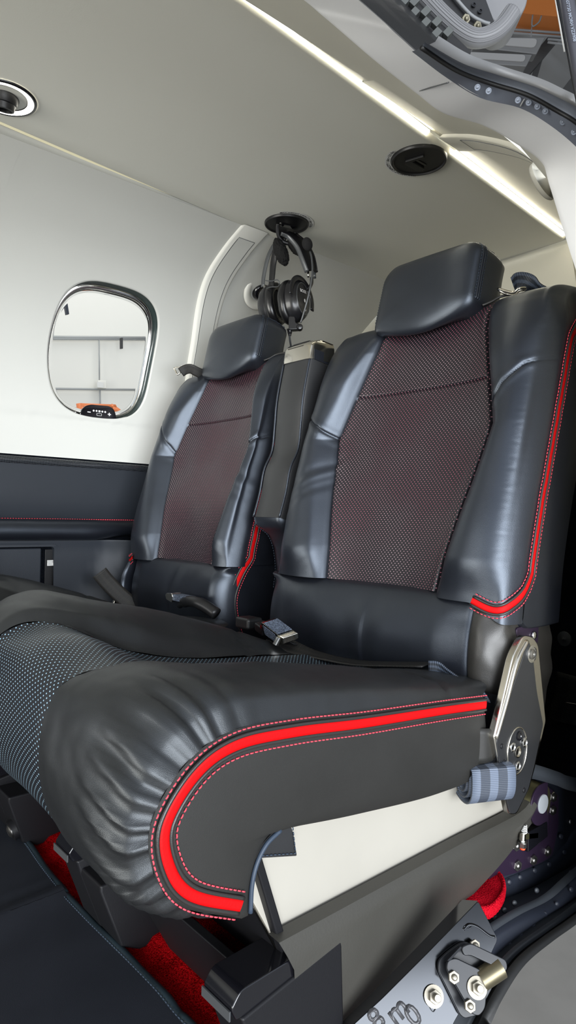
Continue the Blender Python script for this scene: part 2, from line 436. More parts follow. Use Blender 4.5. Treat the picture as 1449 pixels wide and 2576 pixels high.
def make_seat(label, far):
    dx = V((SP, 0, 0)) if far else V((0, 0, 0))
    T = Th('aircraft_seat', label, 'seat', SEAT_LOC+dx, 'pair of rear cabin seats')
    global XB
    XB = lambda c: V((2*SX+SP-c.x, c.y, c.z))
    if far: XF[0] = lambda c: V((2*SX-c.x+SP, c.y, c.z)); XF[1] = True
    L = M['leather']
    # ---------------- backrest: one surface, divided at the seams
    WSIDE[-1] = .189 if far else .236
    GR, GL = back_grid(1), back_grid(-1)
    n = len(GR); seg = 11
    ip = 4*seg                      # panel seam column
    iw = 12*seg                     # stripe start
    zs = ZR[:n]
    # centre panel (both halves), split at the cross seam
    def panel(k0, k1, name):
        bm = NB(); G = []; U = []
        for k in range(k0, k1):
            row = [GL[k][j] for j in range(ip, 0, -1)] + [GR[k][j] for j in range(0, ip+1)]
            G.append(row); U.append([(p.x-SX, zs[k]*1.045) for p in row])
        add_grid(bm, G, uv=U); build(name, bm, M['perf_back'], T, True)
    ks = min(range(n), key=lambda k: abs(zs[k]-.2165)); kb = min(range(n), key=lambda k: abs(zs[k]+.105))
    panel(kb, ks+1, 'perforated_back_panel'); panel(ks, n, 'perforated_shoulder_panel')
    for side, G in ((1, GR), (-1, GL)):
        if side > 0:
            for k in range(0, n):
                for p in G[k][ip:iw]:
                    p.z -= .026*sm(.180, .234, (p.x-SX))*(1-sm(-.112, -.06, zs[k]))
        bm = NB(); add_grid(bm, [r[ip:iw+1] for r in G[(0 if side > 0 else kb):]], flip=side > 0); build('side_bolster', bm, L, T, True)
    # side wings incl. back edge, with rear shell
    for side, G in ((1, GR), (-1, GL)):
        bm = NB(); A = []
        for k in range(0 if side > 0 else kb, n):
            r = [p.copy() for p in G[k][iw:]]
            z = zs[k]; m = len(r)
            for j, p in enumerate(r):
                f = j/(m-1)
                if z < -.03 and side > 0: p.z -= .026*(1-sm(-.112, -.06, z));  p.z -= .008*sm(0, .5, f)*(1-sm(-.105, -.03, z))
                if side < 0 and not far: p.x -= .014*(1-sm(-.105, -.05, z))*sm(0, .3, f)
                if side < 0 and far: p.x += .009*(1-sm(-.105, -.05, z))
                if z > .30: p.z += (-.02*f)*sm(.30, .345, z)
            A.append(r)
        # close over the bottom edge
        bot = [V((p.x-side*.03, p.y, p.z-.004)) for p in A[0]]
        add_grid(bm, [bot]+A, flip=side > 0); build('side_wing', bm, L, T, True)
    # shoulder cap over the top and flat rear shell
    bm = NB(); top = []
    for G in (GL, GR):
        r = [p.copy() for p in G[-1]]
        for j, p in enumerate(r):
            if j >= iw:
                f = (j-iw)/(len(r)-1-iw); p.z += (-.02*f)
        top.append(r)
    row0 = top[0][::-1] + top[1][1:]
    rows = [row0]
    for k in range(1, 11):
        a_ = k/10*math.pi/2; r = []
        for p in row0:
            x = p.x-SX; e = min(1, abs(x)/.236); R = V((SX + x*(1-.20*e**2), 1.005, .361-.016*e**3))
            h = 1-math.cos(a_); q = V((lerp(p.x, R.x, h), lerp(p.y, R.y, h), lerp(p.z, R.z, math.sin(a_))))
            r.append(q)
        rows.append(r)
    add_grid(bm, rows); bmesh.ops.recalc_face_normals(bm, faces=bm.faces); build('shoulder_cap', bm, L, T, True)
    bm = NB(); add_grid(bm, [[GL[k][-1], GR[k][-1]] for k in range(kb, n, 8)]); build('back_shell', bm, L, T, True)
    # ---------------- lumbar roll
    bm = NB(); G = []
    prof = cr([V((0, .806, -.104)), V((0, .791, -.112)), V((0, .776, -.135)), V((0, .768, -.172)), V((0, .770, -.215)), V((0, .785, -.255)), V((0, .815, -.285))], 7)
    XR = .236 if far else .186; XL = -.180 if far else -.252
    for q, p in enumerate(prof):
        row = []; d = (p.z+.104)/-.181
        for i in range(141):
            f = i/140; x = lerp(XL, XR, f)
            e = min((x-XL)/(.035 if far else .06), 1)
            dy = .050*(1-math.sqrt(max(0, 1-(1-e)**2)))*sm(0, .12, d) + .001
            dy += .010*sm(.13, .186, x)*sm(0, .2, d)
            w = .0030*math.sin(x*62+2.4*math.sin(x*23)+d*2.5*(1 if x > 0 else -1))*sm(0, .3, d)*(1-sm(.7, 1, d))*(.25+sm(-.06, -.14, x)*(1-sm(-.16, -.22, x))+.4*sm(.05, .13, x))
            w += .0030*noise.noise(V((x*13, d*2.0, 5)))*sm(0, .15, d)
            if abs(x) < .15: dy += .010*(1-(x/.15)**2)*(1-sm(.0, .45, d))
            if x > .178: w += .004*((x-.178)/.008)**2*sm(0, .1, d)
            row.append(V((SX+x, p.y+dy+w, p.z)))
        G.append(row)
    add_grid(bm, G, flip=True); build('lumbar_roll', bm, L, T, True)
    bm = NB(); H = []
    for q, p in enumerate(prof):
        d = (p.z+.104)/-.181; r0 = G[q][-1]; row = []
        ctl = [r0, r0+V((.004, -.006*sm(0, .2, d), 0)), V((SX+.206, p.y+.006, p.z)), V((SX+.226, p.y+.022, p.z-.004)), V((SX+.226+.012*sm(.15, .35, d)-.012*sm(.5, 1, d), p.y+.045, p.z-.010)), V((SX+.224+.012*sm(.15, .35, d)-.014*sm(.4, 1, d), p.y+.085, p.z-.020*(1-d))), V((SX+.226-.016*sm(.4, 1, d), .925+.02*d, p.z-.035*(1-d)))]
        for j, c_ in enumerate(cr(ctl, 5)):
            f = j/30; row.append(c_ + V((.0035*noise.noise(V((f*6, p.z*32, 2)))*sm(.1, .4, f), .003*noise.noise(V((f*5, p.z*36, 9)))*sm(.1, .4, f), 0)))
        H.append(row)
    add_grid(bm, H, flip=True); build('lumbar_cheek', bm, M['leather'] if far else M['leather_cheek'], T, True)
    # inboard side of the lumbar roll, running down to the cushion
    bm = NB(); H = []
    for q, p in enumerate(prof):
        d = (p.z+.104)/-.181; r0 = G[q][0]; H.append([r0, V((r0.x-.0005, r0.y+.02, p.z)), V((r0.x+.001, r0.y+.06, p.z)), V((r0.x+.004, .945, p.z))])
    add_grid(bm, H); build('lumbar_side', bm, L, T, True)
    # ---------------- back piping: welt, red band, welt, stitches; on both outer edges
    def surf(z, a, s):
        """point on the section at height z, arc a measured outwards from x = .15, with outward normal"""
        sec = [q for q in catm1(back_section(z, s), 11)][6*11:]
        acc = 0
        for (x0, d0), (x1, d1) in zip(sec, sec[1:]):
            l = math.hypot(x1-x0, d1-d0)
            if acc+l >= a:
                t = (a-acc)/l; x = x0+(x1-x0)*t; d = d0+(d1-d0)*t; nx, ny = (d1-d0)/l, -(x1-x0)/l
                zz = z - (.026*sm(.180, .234, x)*(1-sm(-.112, -.06, z)) if s > 0 else 0)
                return V((SX+s*x, spine(z)+d, zz)), V((s*nx, ny, 0)), x, d
            acc += l
    def arc_at(z, fn, sd_=1):
        k = 0
        while k < .25:
            r = surf(z, k, sd_)
            if r is None or fn(r[2], r[3]): return k
            k += .0008
        return k
    aS = lambda z: arc_at(z, lambda x, d: d >= .037+.045*sm(.26, .338, z), s)
    for s in (1, -1):
        P = []; Nn = []
        zt_ = .338
        for k in range(41):
            z = lerp(zt_, -.052 if s > 0 else -.09, k/40); r = surf(z, aS(z), s); P.append(r[0]); Nn.append(r[1])
        if s > 0:
            a0 = aS(-.06); a1 = arc_at(-.09, lambda x, d: x >= .190)
            for k in range(1, 25):
                th = k/24*math.pi/2; f = k/24
                z = -.052 - .036*math.sin(min(1, f*1.9)*math.pi/2) - .019*sm(.35, 1, f); aa = lerp(a0, a1, max(0, (f-.16)/.84)**1.15)
                r = surf(z, aa, s); P.append(r[0]); Nn.append(r[1])
        else:
            for q in (((.180, .830, -.118), (.1755, .812, -.165), (.1755, .815, -.21), (.1755, .833, -.262)) if far else ((HWB+.0125, .842, -.115), (HWB+.0165, .836, -.17), (HWB+.0165, .842, -.215), (HWB+.016, .856, -.262))):
                P.append(V((SX-q[0], q[1], q[2]))); Nn.append(V((-.95, -.3, 0)))
        Q = cr(P, 3); NQ = cr(Nn, 3); E = even(Q, 110); NE = []
        for e in E:
            i = min(range(len(Q)), key=lambda i: (Q[i]-e).length_squared); NE.append(NQ[i].normalized())
        stripe(T, [e+n_*.0008 for e, n_ in zip(E, NE)], NE, .0042, s, stitch=.0105)
    # ---------------- headrest
    if far: XF[0] = lambda c: c+dx; XF[1] = False; XB = lambda c: c-dx
    make_headrest(T)
    make_cushion(T)
    if far: XF[0] = lambda c: V((2*SX-c.x+SP, c.y, c.z)); XF[1] = True
    make_base(T, far)
    XF[0] = None; XF[1] = False
    return T
def side_of(P, N, i):
    t = (P[min(i+1, len(P)-1)] - P[max(i-1, 0)]).normalized(); return t.cross(N[i]).normalized()
def stripe(T, P, N, hw_, s, stitch=.0115, h=.0012):
    n = len(P)
    def off(a, b): return [P[i] + side_of(P, N, i)*a + N[i]*b for i in range(n)]
    bm = NB(); add_grid(bm, [off(-hw_*1.05, -.001), off(-hw_, h*.8), off(-hw_*.4, h), off(hw_*.4, h), off(hw_, h*.8), off(hw_*1.05, -.001)])
    bmesh.ops.recalc_face_normals(bm, faces=bm.faces)
    build('red_piping', bm, M['red_piping'], T, True)
    bm = NB()
    for k in (-1, 1): add_tube(bm, off(k*(hw_+.0016), .0008), .0018, 8)
    build('welt', bm, M['welt'], T, True)
    bm = NB()
    for k in (-1, 1): dashes(bm, off(k*stitch, .0004), N, .0036, .0016, .0007, .0007)
    o = build('stitching', bm, M['thread_red'], T, True); o['label'] = 'red thread stitching beside the piping'
def make_headrest(T):
    L = M['leather']
    hx = lambda x: SX + x
    # outline of the front face in (x, z), pointed towards the bottom centre
    P2 = [(-.126, .340), (-.119, .445), (-.098, .462), (.070, .462), (.088, .448), (.084, .352), (.050, .330), (-.002, .312), (-.06, .318)]
    O = rpoly([V((x, 0, z)) for x, z in P2], [.012, .03, .02, .02, .022, .014, .03, .03, .03], 6)
    O = even(O, 96, closed=True); c = V((-.018, 0, .388))
    def yf(x, z): return .908 + (z-.312)*.20 + .0 + .25*abs(x+.018)**1.6*.35
    rings = []
    #  (scale towards centre, depth behind the face)
    for sc_, dp in ((.10, -.009), (.3, -.0085), (.5, -.0075), (.68, -.0055), (.82, -.002), (.92, .002), (.975, .007), (1.0, .014), (1.005, .022), (1.005, .032), (1.0, .055), (.985, .075), (.95, .092), (.88, .102), (.6, .106), (.2, .107)):
        ring = []
        for p in O:
            q = c + (p-c)*sc_
            dq = dp if dp < .02 else .02+(dp-.02)*.86
            sh = max(0, dq)/.1          # the body leans back and its rear bottom corner reaches lower and outwards
            x = q.x + sh*.004*(1 if q.x > 0 else -.3); z = q.z - sh*.030*(1-sm(.33, .46, q.z)) + sh*.004
            if q.z < .37: z = lerp(z, max(z, .338-.02*sh), sm(.0, .4, sh))
            z -= sh*.022*sm(.4, .46, q.z)
            ring.append(V((hx(x), yf(q.x, q.z)+dq, z)))
        rings.append(ring)
    bm = NB(); vs = add_grid(bm, rings, closev=True)
    bm.faces.new(vs[0]); bm.faces.new(vs[-1]); bmesh.ops.recalc_face_normals(bm, faces=bm.faces)
    h = build('headrest', bm, L, T, True)
    from mathutils.bvhtree import BVHTree
    bv = BVHTree.FromPolygons([V(v.co) for v in h.data.vertices], [tuple(p.vertices) for p in h.data.polygons])
    for s in (1, -1):
        xs = .086 if s > 0 else -.122
        P = [V((xs, yf(xs, z)+.016, z)) for z in (.356, .375, .395, .415, .432, .446)] + [V((xs-.006*s, yf(xs, .46)+.022, .463)), V((xs-.010*s, yf(xs, .46)+.045, .468)), V((xs-.010*s, yf(xs, .46)+.075, .462)), V((xs-.008*s, yf(xs, .46)+.095, .45))]
        P = even(cr([V((p.x+s*.004, p.y, p.z)) for p in P], 5), 50)
        SP_ = []; N = []
        for p in P:
            q = p + V((hx(0), 0, 0)) - T.loc if XF[0] is None else XF[0](p + V((hx(0), 0, 0))) - T.loc
            lc, nn, _i, _d = bv.find_nearest(q)
            lc = lc + T.loc
            if XF[0] is not None: lc = XB(lc); nn = V((-nn.x, nn.y, nn.z)) if XF[1] else nn
            c0_ = V((hx(-.018), .95, .39))
            if nn.dot(lc-c0_) < 0: nn = -nn
            SP_.append(lc); N.append(nn)
        P = SP_
        off = lambda a, b: [P[i] + side_of(P, N, i)*a + N[i]*b for i in range(len(P))]
        bm = NB(); add_tube(bm, off(-.0022, .0002), .0016, 8); add_tube(bm, off(.0022, .0002), .0016, 8)
        b = build('seam', bm, L, h, True)
        bm = NB(); dashes(bm, off(.0062, .0), N, .003, .002, .0005, .0008); dashes(bm, off(-.0062, .0), N, .003, .002, .0005, .0008)
        build('stitching', bm, M['thread_dark'], h, True)
    # cover flap over the backrest top, below the headrest side
    bm = NB(); P = [V((hx(.086), .952, .350)), V((hx(.096), .962, .356)), V((hx(.106), .972, .364)), V((hx(.122), .985, .367)), V((hx(.145), 1.005, .362))]
    add_tube(bm, cr(P, 4), .0022, 8); build('welt', bm, M['welt'], T, True)
# ---------------- cushion
# profiles (Y, z): rear top -> front -> under the nose, at several x stations (local x)
CST = [
 (.2345, [(.742, -.219), (.65, -.2105), (.52, -.200), (.42, -.190), (.35, -.1885), (.305, -.206), (.2735, -.245), (.276, -.285), (.302, -.3225), (.366, -.357)]),
 (.225, [(.765, -.214), (.65, -.1985), (.52, -.182), (.42, -.170), (.345, -.167), (.290, -.190), (.258, -.243), (.264, -.295), (.295, -.330), (.366, -.360)]),
 (.200, [(.780, -.212), (.65, -.191), (.52, -.170), (.42, -.158), (.338, -.153), (.280, -.178), (.250, -.238), (.257, -.298), (.290, -.335), (.366, -.360)]),
 (.150, [(.790, -.212), (.65, -.190), (.52, -.166), (.42, -.154), (.330, -.147), (.270, -.170), (.246, -.232), (.254, -.294), (.286, -.332), (.36, -.352)]),
 (.100, [(.790, -.218), (.65, -.200), (.52, -.184), (.42, -.168), (.330, -.150), (.266, -.164), (.244, -.225), (.252, -.287), (.284, -.325), (.36, -.345)]),
 (.075, [(.790, -.226), (.65, -.214), (.52, -.200), (.42, -.182), (.330, -.157), (.264, -.166), (.2445, -.222), (.252, -.280), (.284, -.320), (.36, -.340)]),
 (-.01, [(.790, -.232), (.65, -.224), (.52, -.212), (.42, -.186), (.325, -.140), (.262, -.152), (.243, -.208), (.250, -.268), (.282, -.312), (.36, -.335)]),
 (-.085, [(.790, -.226), (.65, -.214), (.52, -.202), (.42, -.178), (.325, -.138), (.262, -.150), (.243, -.206), (.250, -.266), (.282, -.312), (.36, -.335)]),
 (-.110, [(.790, -.240), (.65, -.208), (.52, -.178), (.42, -.142), (.325, -.116), (.262, -.137), (.244, -.205), (.252, -.266), (.285, -.314), (.36, -.338)]),
 (-.165, [(.790, -.238), (.65, -.187), (.52, -.149), (.42, -.126), (.325, -.106), (.268, -.132), (.250, -.205), (.258, -.270), (.290, -.316), (.36, -.340)]),
 (-.205, [(.780, -.238), (.65, -.191), (.52, -.154), (.42, -.132), (.335, -.113), (.282, -.142), (.260, -.210), (.266, -.275), (.296, -.318), (.366, -.342)]),
 (-.235, [(.760, -.244), (.65, -.205), (.52, -.178), (.42, -.160), (.350, -.150), (.305, -.175), (.2735, -.225), (.276, -.275), (.302, -.3125), (.366, -.342)]),
]
NS_ = 14
def cush_profiles():
    prof = []
    for x, P in CST:
        Q = cr([V((0, a, b)) for a, b in P], NS_); prof.append((x, Q))
    return prof
CPRO = cush_profiles()
XS_ = [p[0] for p in CPRO]
def cush_pt(x, k):
    """catmull in x over the stations for profile sample k"""
    if x >= XS_[0]: i = 0
    elif x <= XS_[-1]: i = len(XS_)-2
    else:
        i = 0
        while x < XS_[i+1]: i += 1
    t = (XS_[i]-x)/(XS_[i]-XS_[i+1])
    p1, p2 = CPRO[i][1][k], CPRO[i+1][1][k]
    p0 = CPRO[i-1][1][k] if i > 0 else p1
    p3 = CPRO[i+2][1][k] if i+2 < len(CPRO) else p2
    h1 = XS_[i]-XS_[i+1]
    m1 = (p2-p0)/((XS_[i-1] if i > 0 else XS_[i])-XS_[i+1])*h1 if i > 0 else (p2-p1)
    m2 = (p3-p1)/(XS_[i]-XS_[i+2])*h1 if i+2 < len(CPRO) else (p2-p1)
    t2, t3 = t*t, t*t*t
    return p1*(2*t3-3*t2+1) + m1*(t3-2*t2+t) + p2*(-2*t3+3*t2) + m2*(t3-t2)
NK = 9*NS_
def seamR(k):   # panel seam x (local) along the profile, door side
    f = k/NK*9; return interp([(0, .088), (2, .086), (3.4, .085), (4.0, .090), (4.6, .080), (5.5, .075), (6.5, .074), (7.5, .072), (9, .07)], f)
def seamL(k):
    f = k/NK*9; return -interp([(0, .088), (2, .086), (3.4, .082), (4.2, .092), (5, .095), (9, .09)], f)
def cush_rows(xs_of_k, wr=None):
    """grid rows over k; xs_of_k(k)-> list of x"""
    G = [];
    for k in range(NK+1):
        xs = xs_of_k(k); row = []
        for x in xs: p = cush_pt(x, k); row.append(V((SX+x, p.y, p.z)))
        G.append(row)
    if wr:
        H = [[p.copy() for p in r] for r in G]
        for i in range(1, len(G)-1):
            for j in range(len(G[0])):
                a = G[i+1][j]-G[i-1][j]; b = G[i][min(j+1, len(G[0])-1)]-G[i][max(j-1, 0)]
                nrm = b.cross(a)
                if nrm.length < 1e-9: continue
                nrm.normalize()
                if nrm.dot(V((0, -.5, .5))) < 0 and i < NK*.55 or nrm.dot(V((0, -1, -.3))) < 0 and i >= NK*.55: nrm = -nrm
                H[i][j] += nrm*wr(G[i][j].x-SX, i)
        G = H
    return G
def wr_cush(x, k):
    f = k/NK*9; a = 0
    if x > .12:
        e = sm(.14, .200, x)*(1-.35*sm(.228, .2345, x)); g = sm(3.3, 4.4, f)*(1-sm(8.0, 8.8, f))
        u = f*1.0 + (.2345-x)*7*(.6*(f-5.4)*.35+.35)
        a += e*g*(.0028*math.sin(u*14.5+1.3*math.sin(u*3.1)+.5) + .0013*math.sin(u*29+2*math.sin(u*5)) - .0005)
    if x < -.09:
        d = math.hypot((x+.115)/.03, (f-3.6)/.5); a -= .006*math.exp(-d*d)
        d = math.hypot((x+.15)/.03, (f-4.3)/.3); a -= .003*math.exp(-d*d)
    a += .0020*noise.noise(V((x*15, f*1.3, 1.7)))
    a += .0007*noise.noise(V((x*50, f*5, 1.7)))
    return a
def make_cushion(T):
    L = M['leather_seat']
    def dens(a, b, n): return [lerp(a, b, i/n) for i in range(n+1)]
    # centre perforated panel
    bm = NB(); G = cush_rows(lambda k: dens(seamR(k), seamL(k), 44)); U = []
    acc = [0.]
    for k in range(1, NK+1): acc.append(acc[-1] + (G[k][20]-G[k-1][20]).length)
    for k in range(NK+1): U.append([(p.x-SX, acc[k]) for p in G[k]])
    # edges sink into the seams
    for k in range(NK+1):
        for j, p in enumerate(G[k]):
            e = min(j, 44-j)
            if e < 3: p.z -= .0012*(1-e/3)*(1 if k < NK*.5 else 0); p.y += .001*(1-e/3)*(1 if k > NK*.45 else 0)
    add_grid(bm, G, uv=U, flip=True); build('perforated_seat_panel', bm, M['perf_seat'], T, True)
    for s in (1, -1):
        if s > 0: f = lambda k: dens(seamR(k)+.0005, .2345, 60)
        else: f = lambda k: dens(-.235, seamL(k)-.0005, 60)
        G = cush_rows(f, wr_cush)
        # rear patch seam
        for k in range(NK+1):
            fk = k/NK*9
            for j, p in enumerate(G[k]):
                x = p.x-SX; q = fk - (1.15 + (abs(x)-.1)*-3.0)
                p.z -= .004*math.exp(-(q/.035)**2)
        bm = NB(); add_grid(bm, G, flip=s > 0)
        build('seat_bolster', bm, L, T, True)
        # side face below the piping
        base = CPRO[0][1] if s > 0 else CPRO[-1][1]; x = .2345 if s > 0 else -.235
        up = [V((SX+x, p.y, p.z)) for p in base]
        dz = 0 if s > 0 else .012
        lowp = [V((SX+x, y, z+dz)) for y, z in ((.750, -.262), (.742, -.315), (.652, -.320), (.516, -.306), (.430, -.294), (.402, -.290), (.386, -.300), (.378, -.318), (.374, -.335), (.3735, -.357))]
        lo = even(cr(lowp, 8), len(up)); 
        upe = even(up, len(up))
        bm = NB(); G = loft(upe, lo, 14, lambda i, t: V((s*.007*math.sin(math.pi*t)**.6*math.sin(math.pi*min(1, max(0, i)))**.4, 0, 0)))
        add_grid(bm, G, flip=s > 0); build('side_panel', bm, M['leather_side'], T, True)
    # underside and hook of the nose
    bm = NB(); Gu = []
    for i in range(25):
        x = lerp(-.235, .2345, i/24)
        Gu.append([V((SX+x, y, z)) for y, z in ((.366, -.352), (.374, -.346), (.376, -.320), (.384, -.300), (.403, -.289), (.43, -.292), (.516, -.303), (.652, -.316), (.742, -.312), (.765, -.262), (.775, -.225))])
    add_grid(bm, Gu); build('cushion_base', bm, M['plastic_matte'], T, True)
    bm = NB(); P = [V((SX+.2365, y, z)) for y, z in ((.3745, -.354), (.3755, -.330), (.381, -.312), (.392, -.298), (.408, -.2905))]
    add_tube(bm, cr(P, 6), .0022, 8)
    build('welt', bm, M['thread_dark'], T, True)
    bm = NB(); pts = rpoly([V((SX+.226, .397, -.2935)), V((SX+.226, .405, -.289)), V((SX+.226, .428, -.292)), V((SX+.226, .436, -.326)), V((SX+.226, .385, -.312))], [0, 0, .012, .002, 0], 4)
    add_prism(bm, pts, (.003, 0, 0)); t = build('tab', bm, M['leather_armrest'], T)
    bm = NB(); P = [V((SX+.2295, .429, -.296)), V((SX+.2295, .4335, -.3225)), V((SX+.2295, .390, -.311))]
    dashes(bm, P, [V((1, 0, 0))]*3, .003, .002, .0006, .0006); build('stitching', bm, M['thread_dark'], t, True)
    # piping along the upper side edge and round the nose
    for s in (1, -1):
        base = CPRO[0][1] if s > 0 else CPRO[-1][1]; x = .2345 if s > 0 else -.235
        c = sum((p for p in base), V((0, 0, 0)))/len(base)
        P = []
        for i, p in enumerate(base):
            t = (base[min(i+1, len(base)-1)]-base[max(i-1, 0)]).normalized(); nin = V((0, -t.z, t.y))
            if nin.dot(V((0, .50, -.27))-p) < 0: nin = -nin
            P.append(V((SX+x+s*.0045, p.y, p.z)) + nin*.0115)
        P = even(P[:int(len(P)*.985)], 160); N = [V((s, 0, 0))]*len(P)
        stripe(T, P, N, .0046, s, h=.0015)
def make_base(T, far=False):
    """frame under the cushion: skirts, polished side plate, rail, feet, recline arm"""
    xo = SX+.205      # outer side of the frame
    # polished side plates
    for s in (1, -1):
        x = SX+s*.205
        P = [V((x, y, z)) for y, z in ((.392, -.300), (.840, -.318), (.852, -.360), (.880, -.412), (.437, -.428), (.392, -.350))]
        bm = NB(); add_prism(bm, rpoly(P, [.01, .01, .01, .006, .012, .02], 4), (-s*.004, 0, 0)); build('side_plate', bm, M['mirror'] if s > 0 else M['plastic_matte'], T, bevel=.0008)
        bm = NB(); edge = [V((x+s*.001, y, z)) for y, z in ((.846, -.336), (.853, -.362), (.881, -.412))]
        add_tube(bm, edge, .0035, 8); build('plate_edge', bm, M['satin_grey'], T, True)
        bm = NB(); add_tube(bm, [V((x+s*.0005, .3905, -.30)), V((x+s*.0005, .3905, -.352)), V((x+s*.0005, .434, -.428))], .0012, 8); build('front_edge', bm, M['nickel'], T, True)
    bm = NB(); add_rivet(bm, (SX+.206, .770, -.349), (1, 0, 0), .006, .003); build('screw', bm, M['chrome'], T, True)
    # front skirt and front legs
    bm = NB()
    zt = -.315
    P = [V((SX-.17, .392, zt)), V((SX+.215, .392, zt)), V((SX+.215, .445, -.460)), V((SX-.17, .445, -.460))]
    add_prism(bm, P, (0, .010, 0)); 
    P = [V((SX-.06, .400, -.44)), V((SX+.215, .400, -.44)), V((SX+.20, .452, -.546)), V((SX-.02, .452, -.546))]
    add_prism(bm, P, (0, .012, 0)); build('front_skirt', bm, M['plastic_matte'], T, bevel=.002)
    bm = NB(); P = rpoly([V((SX+.150, .3935, -.352)), V((SX+.195, .3935, -.352)), V((SX+.195, .398, -.366)), V((SX+.150, .398, -.366))], .005, 4)
    add_prism(bm, P, (0, .003, 0)); build('slot', bm, M['gloss_black'], T)
    for s in (1, -1):
        make_foot(T, SX + (.205 if s > 0 else (-.085 if far else -.145)), s, far)
    # inner rear frame so that nothing shows through
    bm = NB(); add_box(bm, (SX, .72, -.40), (.36, .30, .16)); build('seat_frame', bm, M['plastic_matte'], T, bevel=.01)
    # long side rail on the door side, folded sheet with a ridge
    x0 = SX+.225
    top = [AX(*q, x0) for q in ((702, 2372), (820, 2308), (1000, 2210), (1180, 2112), (1305, 2046), (1337, 2012))]
    mid = [AX(*q, x0+.006) for q in ((740, 2440), (835, 2368), (1000, 2258), (1180, 2152), (1318, 2072), (1352, 2026))]
    low = [AX(*q, x0-.002) for q in ((745, 2500), (850, 2600), (955, 2496), (1120, 2325), (1262, 2172), (1345, 2062))]
    low = [V((x0-.002, .455, -.560)), V((x0-.002, .545, -.552)), AX(960, 2500, x0-.002), AX(1120, 2325, x0-.002), AX(1262, 2172, x0-.002), AX(1340, 2068, x0-.002)]
    a, b, c = [even(cr(q, 6), 30) for q in (top, mid, low)]
    back = [p+V((-.016, 0, .001)) for p in a]; back2 = [p+V((-.020, 0, 0)) for p in c]
    bm = NB(); add_grid(bm, [back, a, [p.lerp(q, .5)+V((.0015, 0, 0)) for p, q in zip(a, b)], b, [p.lerp(q, .5)+V((-.001, 0, 0)) for p, q in zip(b, c)], c, back2])
    bmesh.ops.recalc_face_normals(bm, faces=bm.faces); build('side_rail', bm, M['grey_paint'], T, auto=28)
    make_arm(T)
def make_foot(T, x, s, far=False):
    """front foot: tapered housing with a glossy roller block and a bolt"""
    y = .392; w = .052
    bm = NB()
    rows = []
    for (yy, z, hw_) in ((.372, -.4515, w*.56), (.378, -.47, w*.56), (.405, -.545, w*.44), (.43, -.552, w*.40)):
        rows.append((yy, z, hw_))
    pts = [V((x-rows[0][2], rows[0][0], rows[0][1])), V((x-rows[1][2], rows[1][0], rows[1][1])), V((x-rows[2][2], rows[2][0], rows[2][1])), V((x-rows[3][2], rows[3][0], -.557)), V((x-rows[3][2], .50, -.557)), V((x-rows[0][2], .50, -.43))]
    add_prism(bm, pts, (w*1.05, 0, 0))
    if s < 0:
        k = -1 if far else 1; q = [V((p.x + (0 if k > 0 else w), max(p.y, .378)+.001, min(p.z, -.462))) for p in pts]; add_prism(bm, q, (k*w*2.1, 0, 0))
    f = build('foot', bm, M['plastic_matte'], T, bevel=.003)
    bm = NB(); P = [V((x-w*.42, .368, -.452)), V((x-w*.42, .362, -.440)), V((x-w*.42, .372, -.427)), V((x-w*.42, .44, -.424)), V((x-w*.42, .44, -.452))]
    add_prism(bm, rpoly(P, [.002, .004, .006, .002, .002], 4), (w*.86, 0, 0)); build('roller_block', bm, M['gloss_black'], f, bevel=.0015)
    bm = NB(); add_box(bm, (x, .3615, -.446), (w*.84, .0015, .009)); build('metal_strip', bm, M['satin_grey'], f)
    if far and s < 0:
        bx = x - w*1.2
        bm = NB(); add_cyl(bm, (bx, .402, -.524), (bx, .392, -.528), .017, 28); ho = build('bolt_housing', bm, M['plastic_matte'], f, auto=40)
        bm = NB(); add_lathe(bm, (bx, .393, -.527), (0, -1, -.3), [(.0105, 0), (.0105, .003), (.007, .0055), (.0015, .006)], 18)
        build('bolt', bm, M['steel'], f, auto=40)
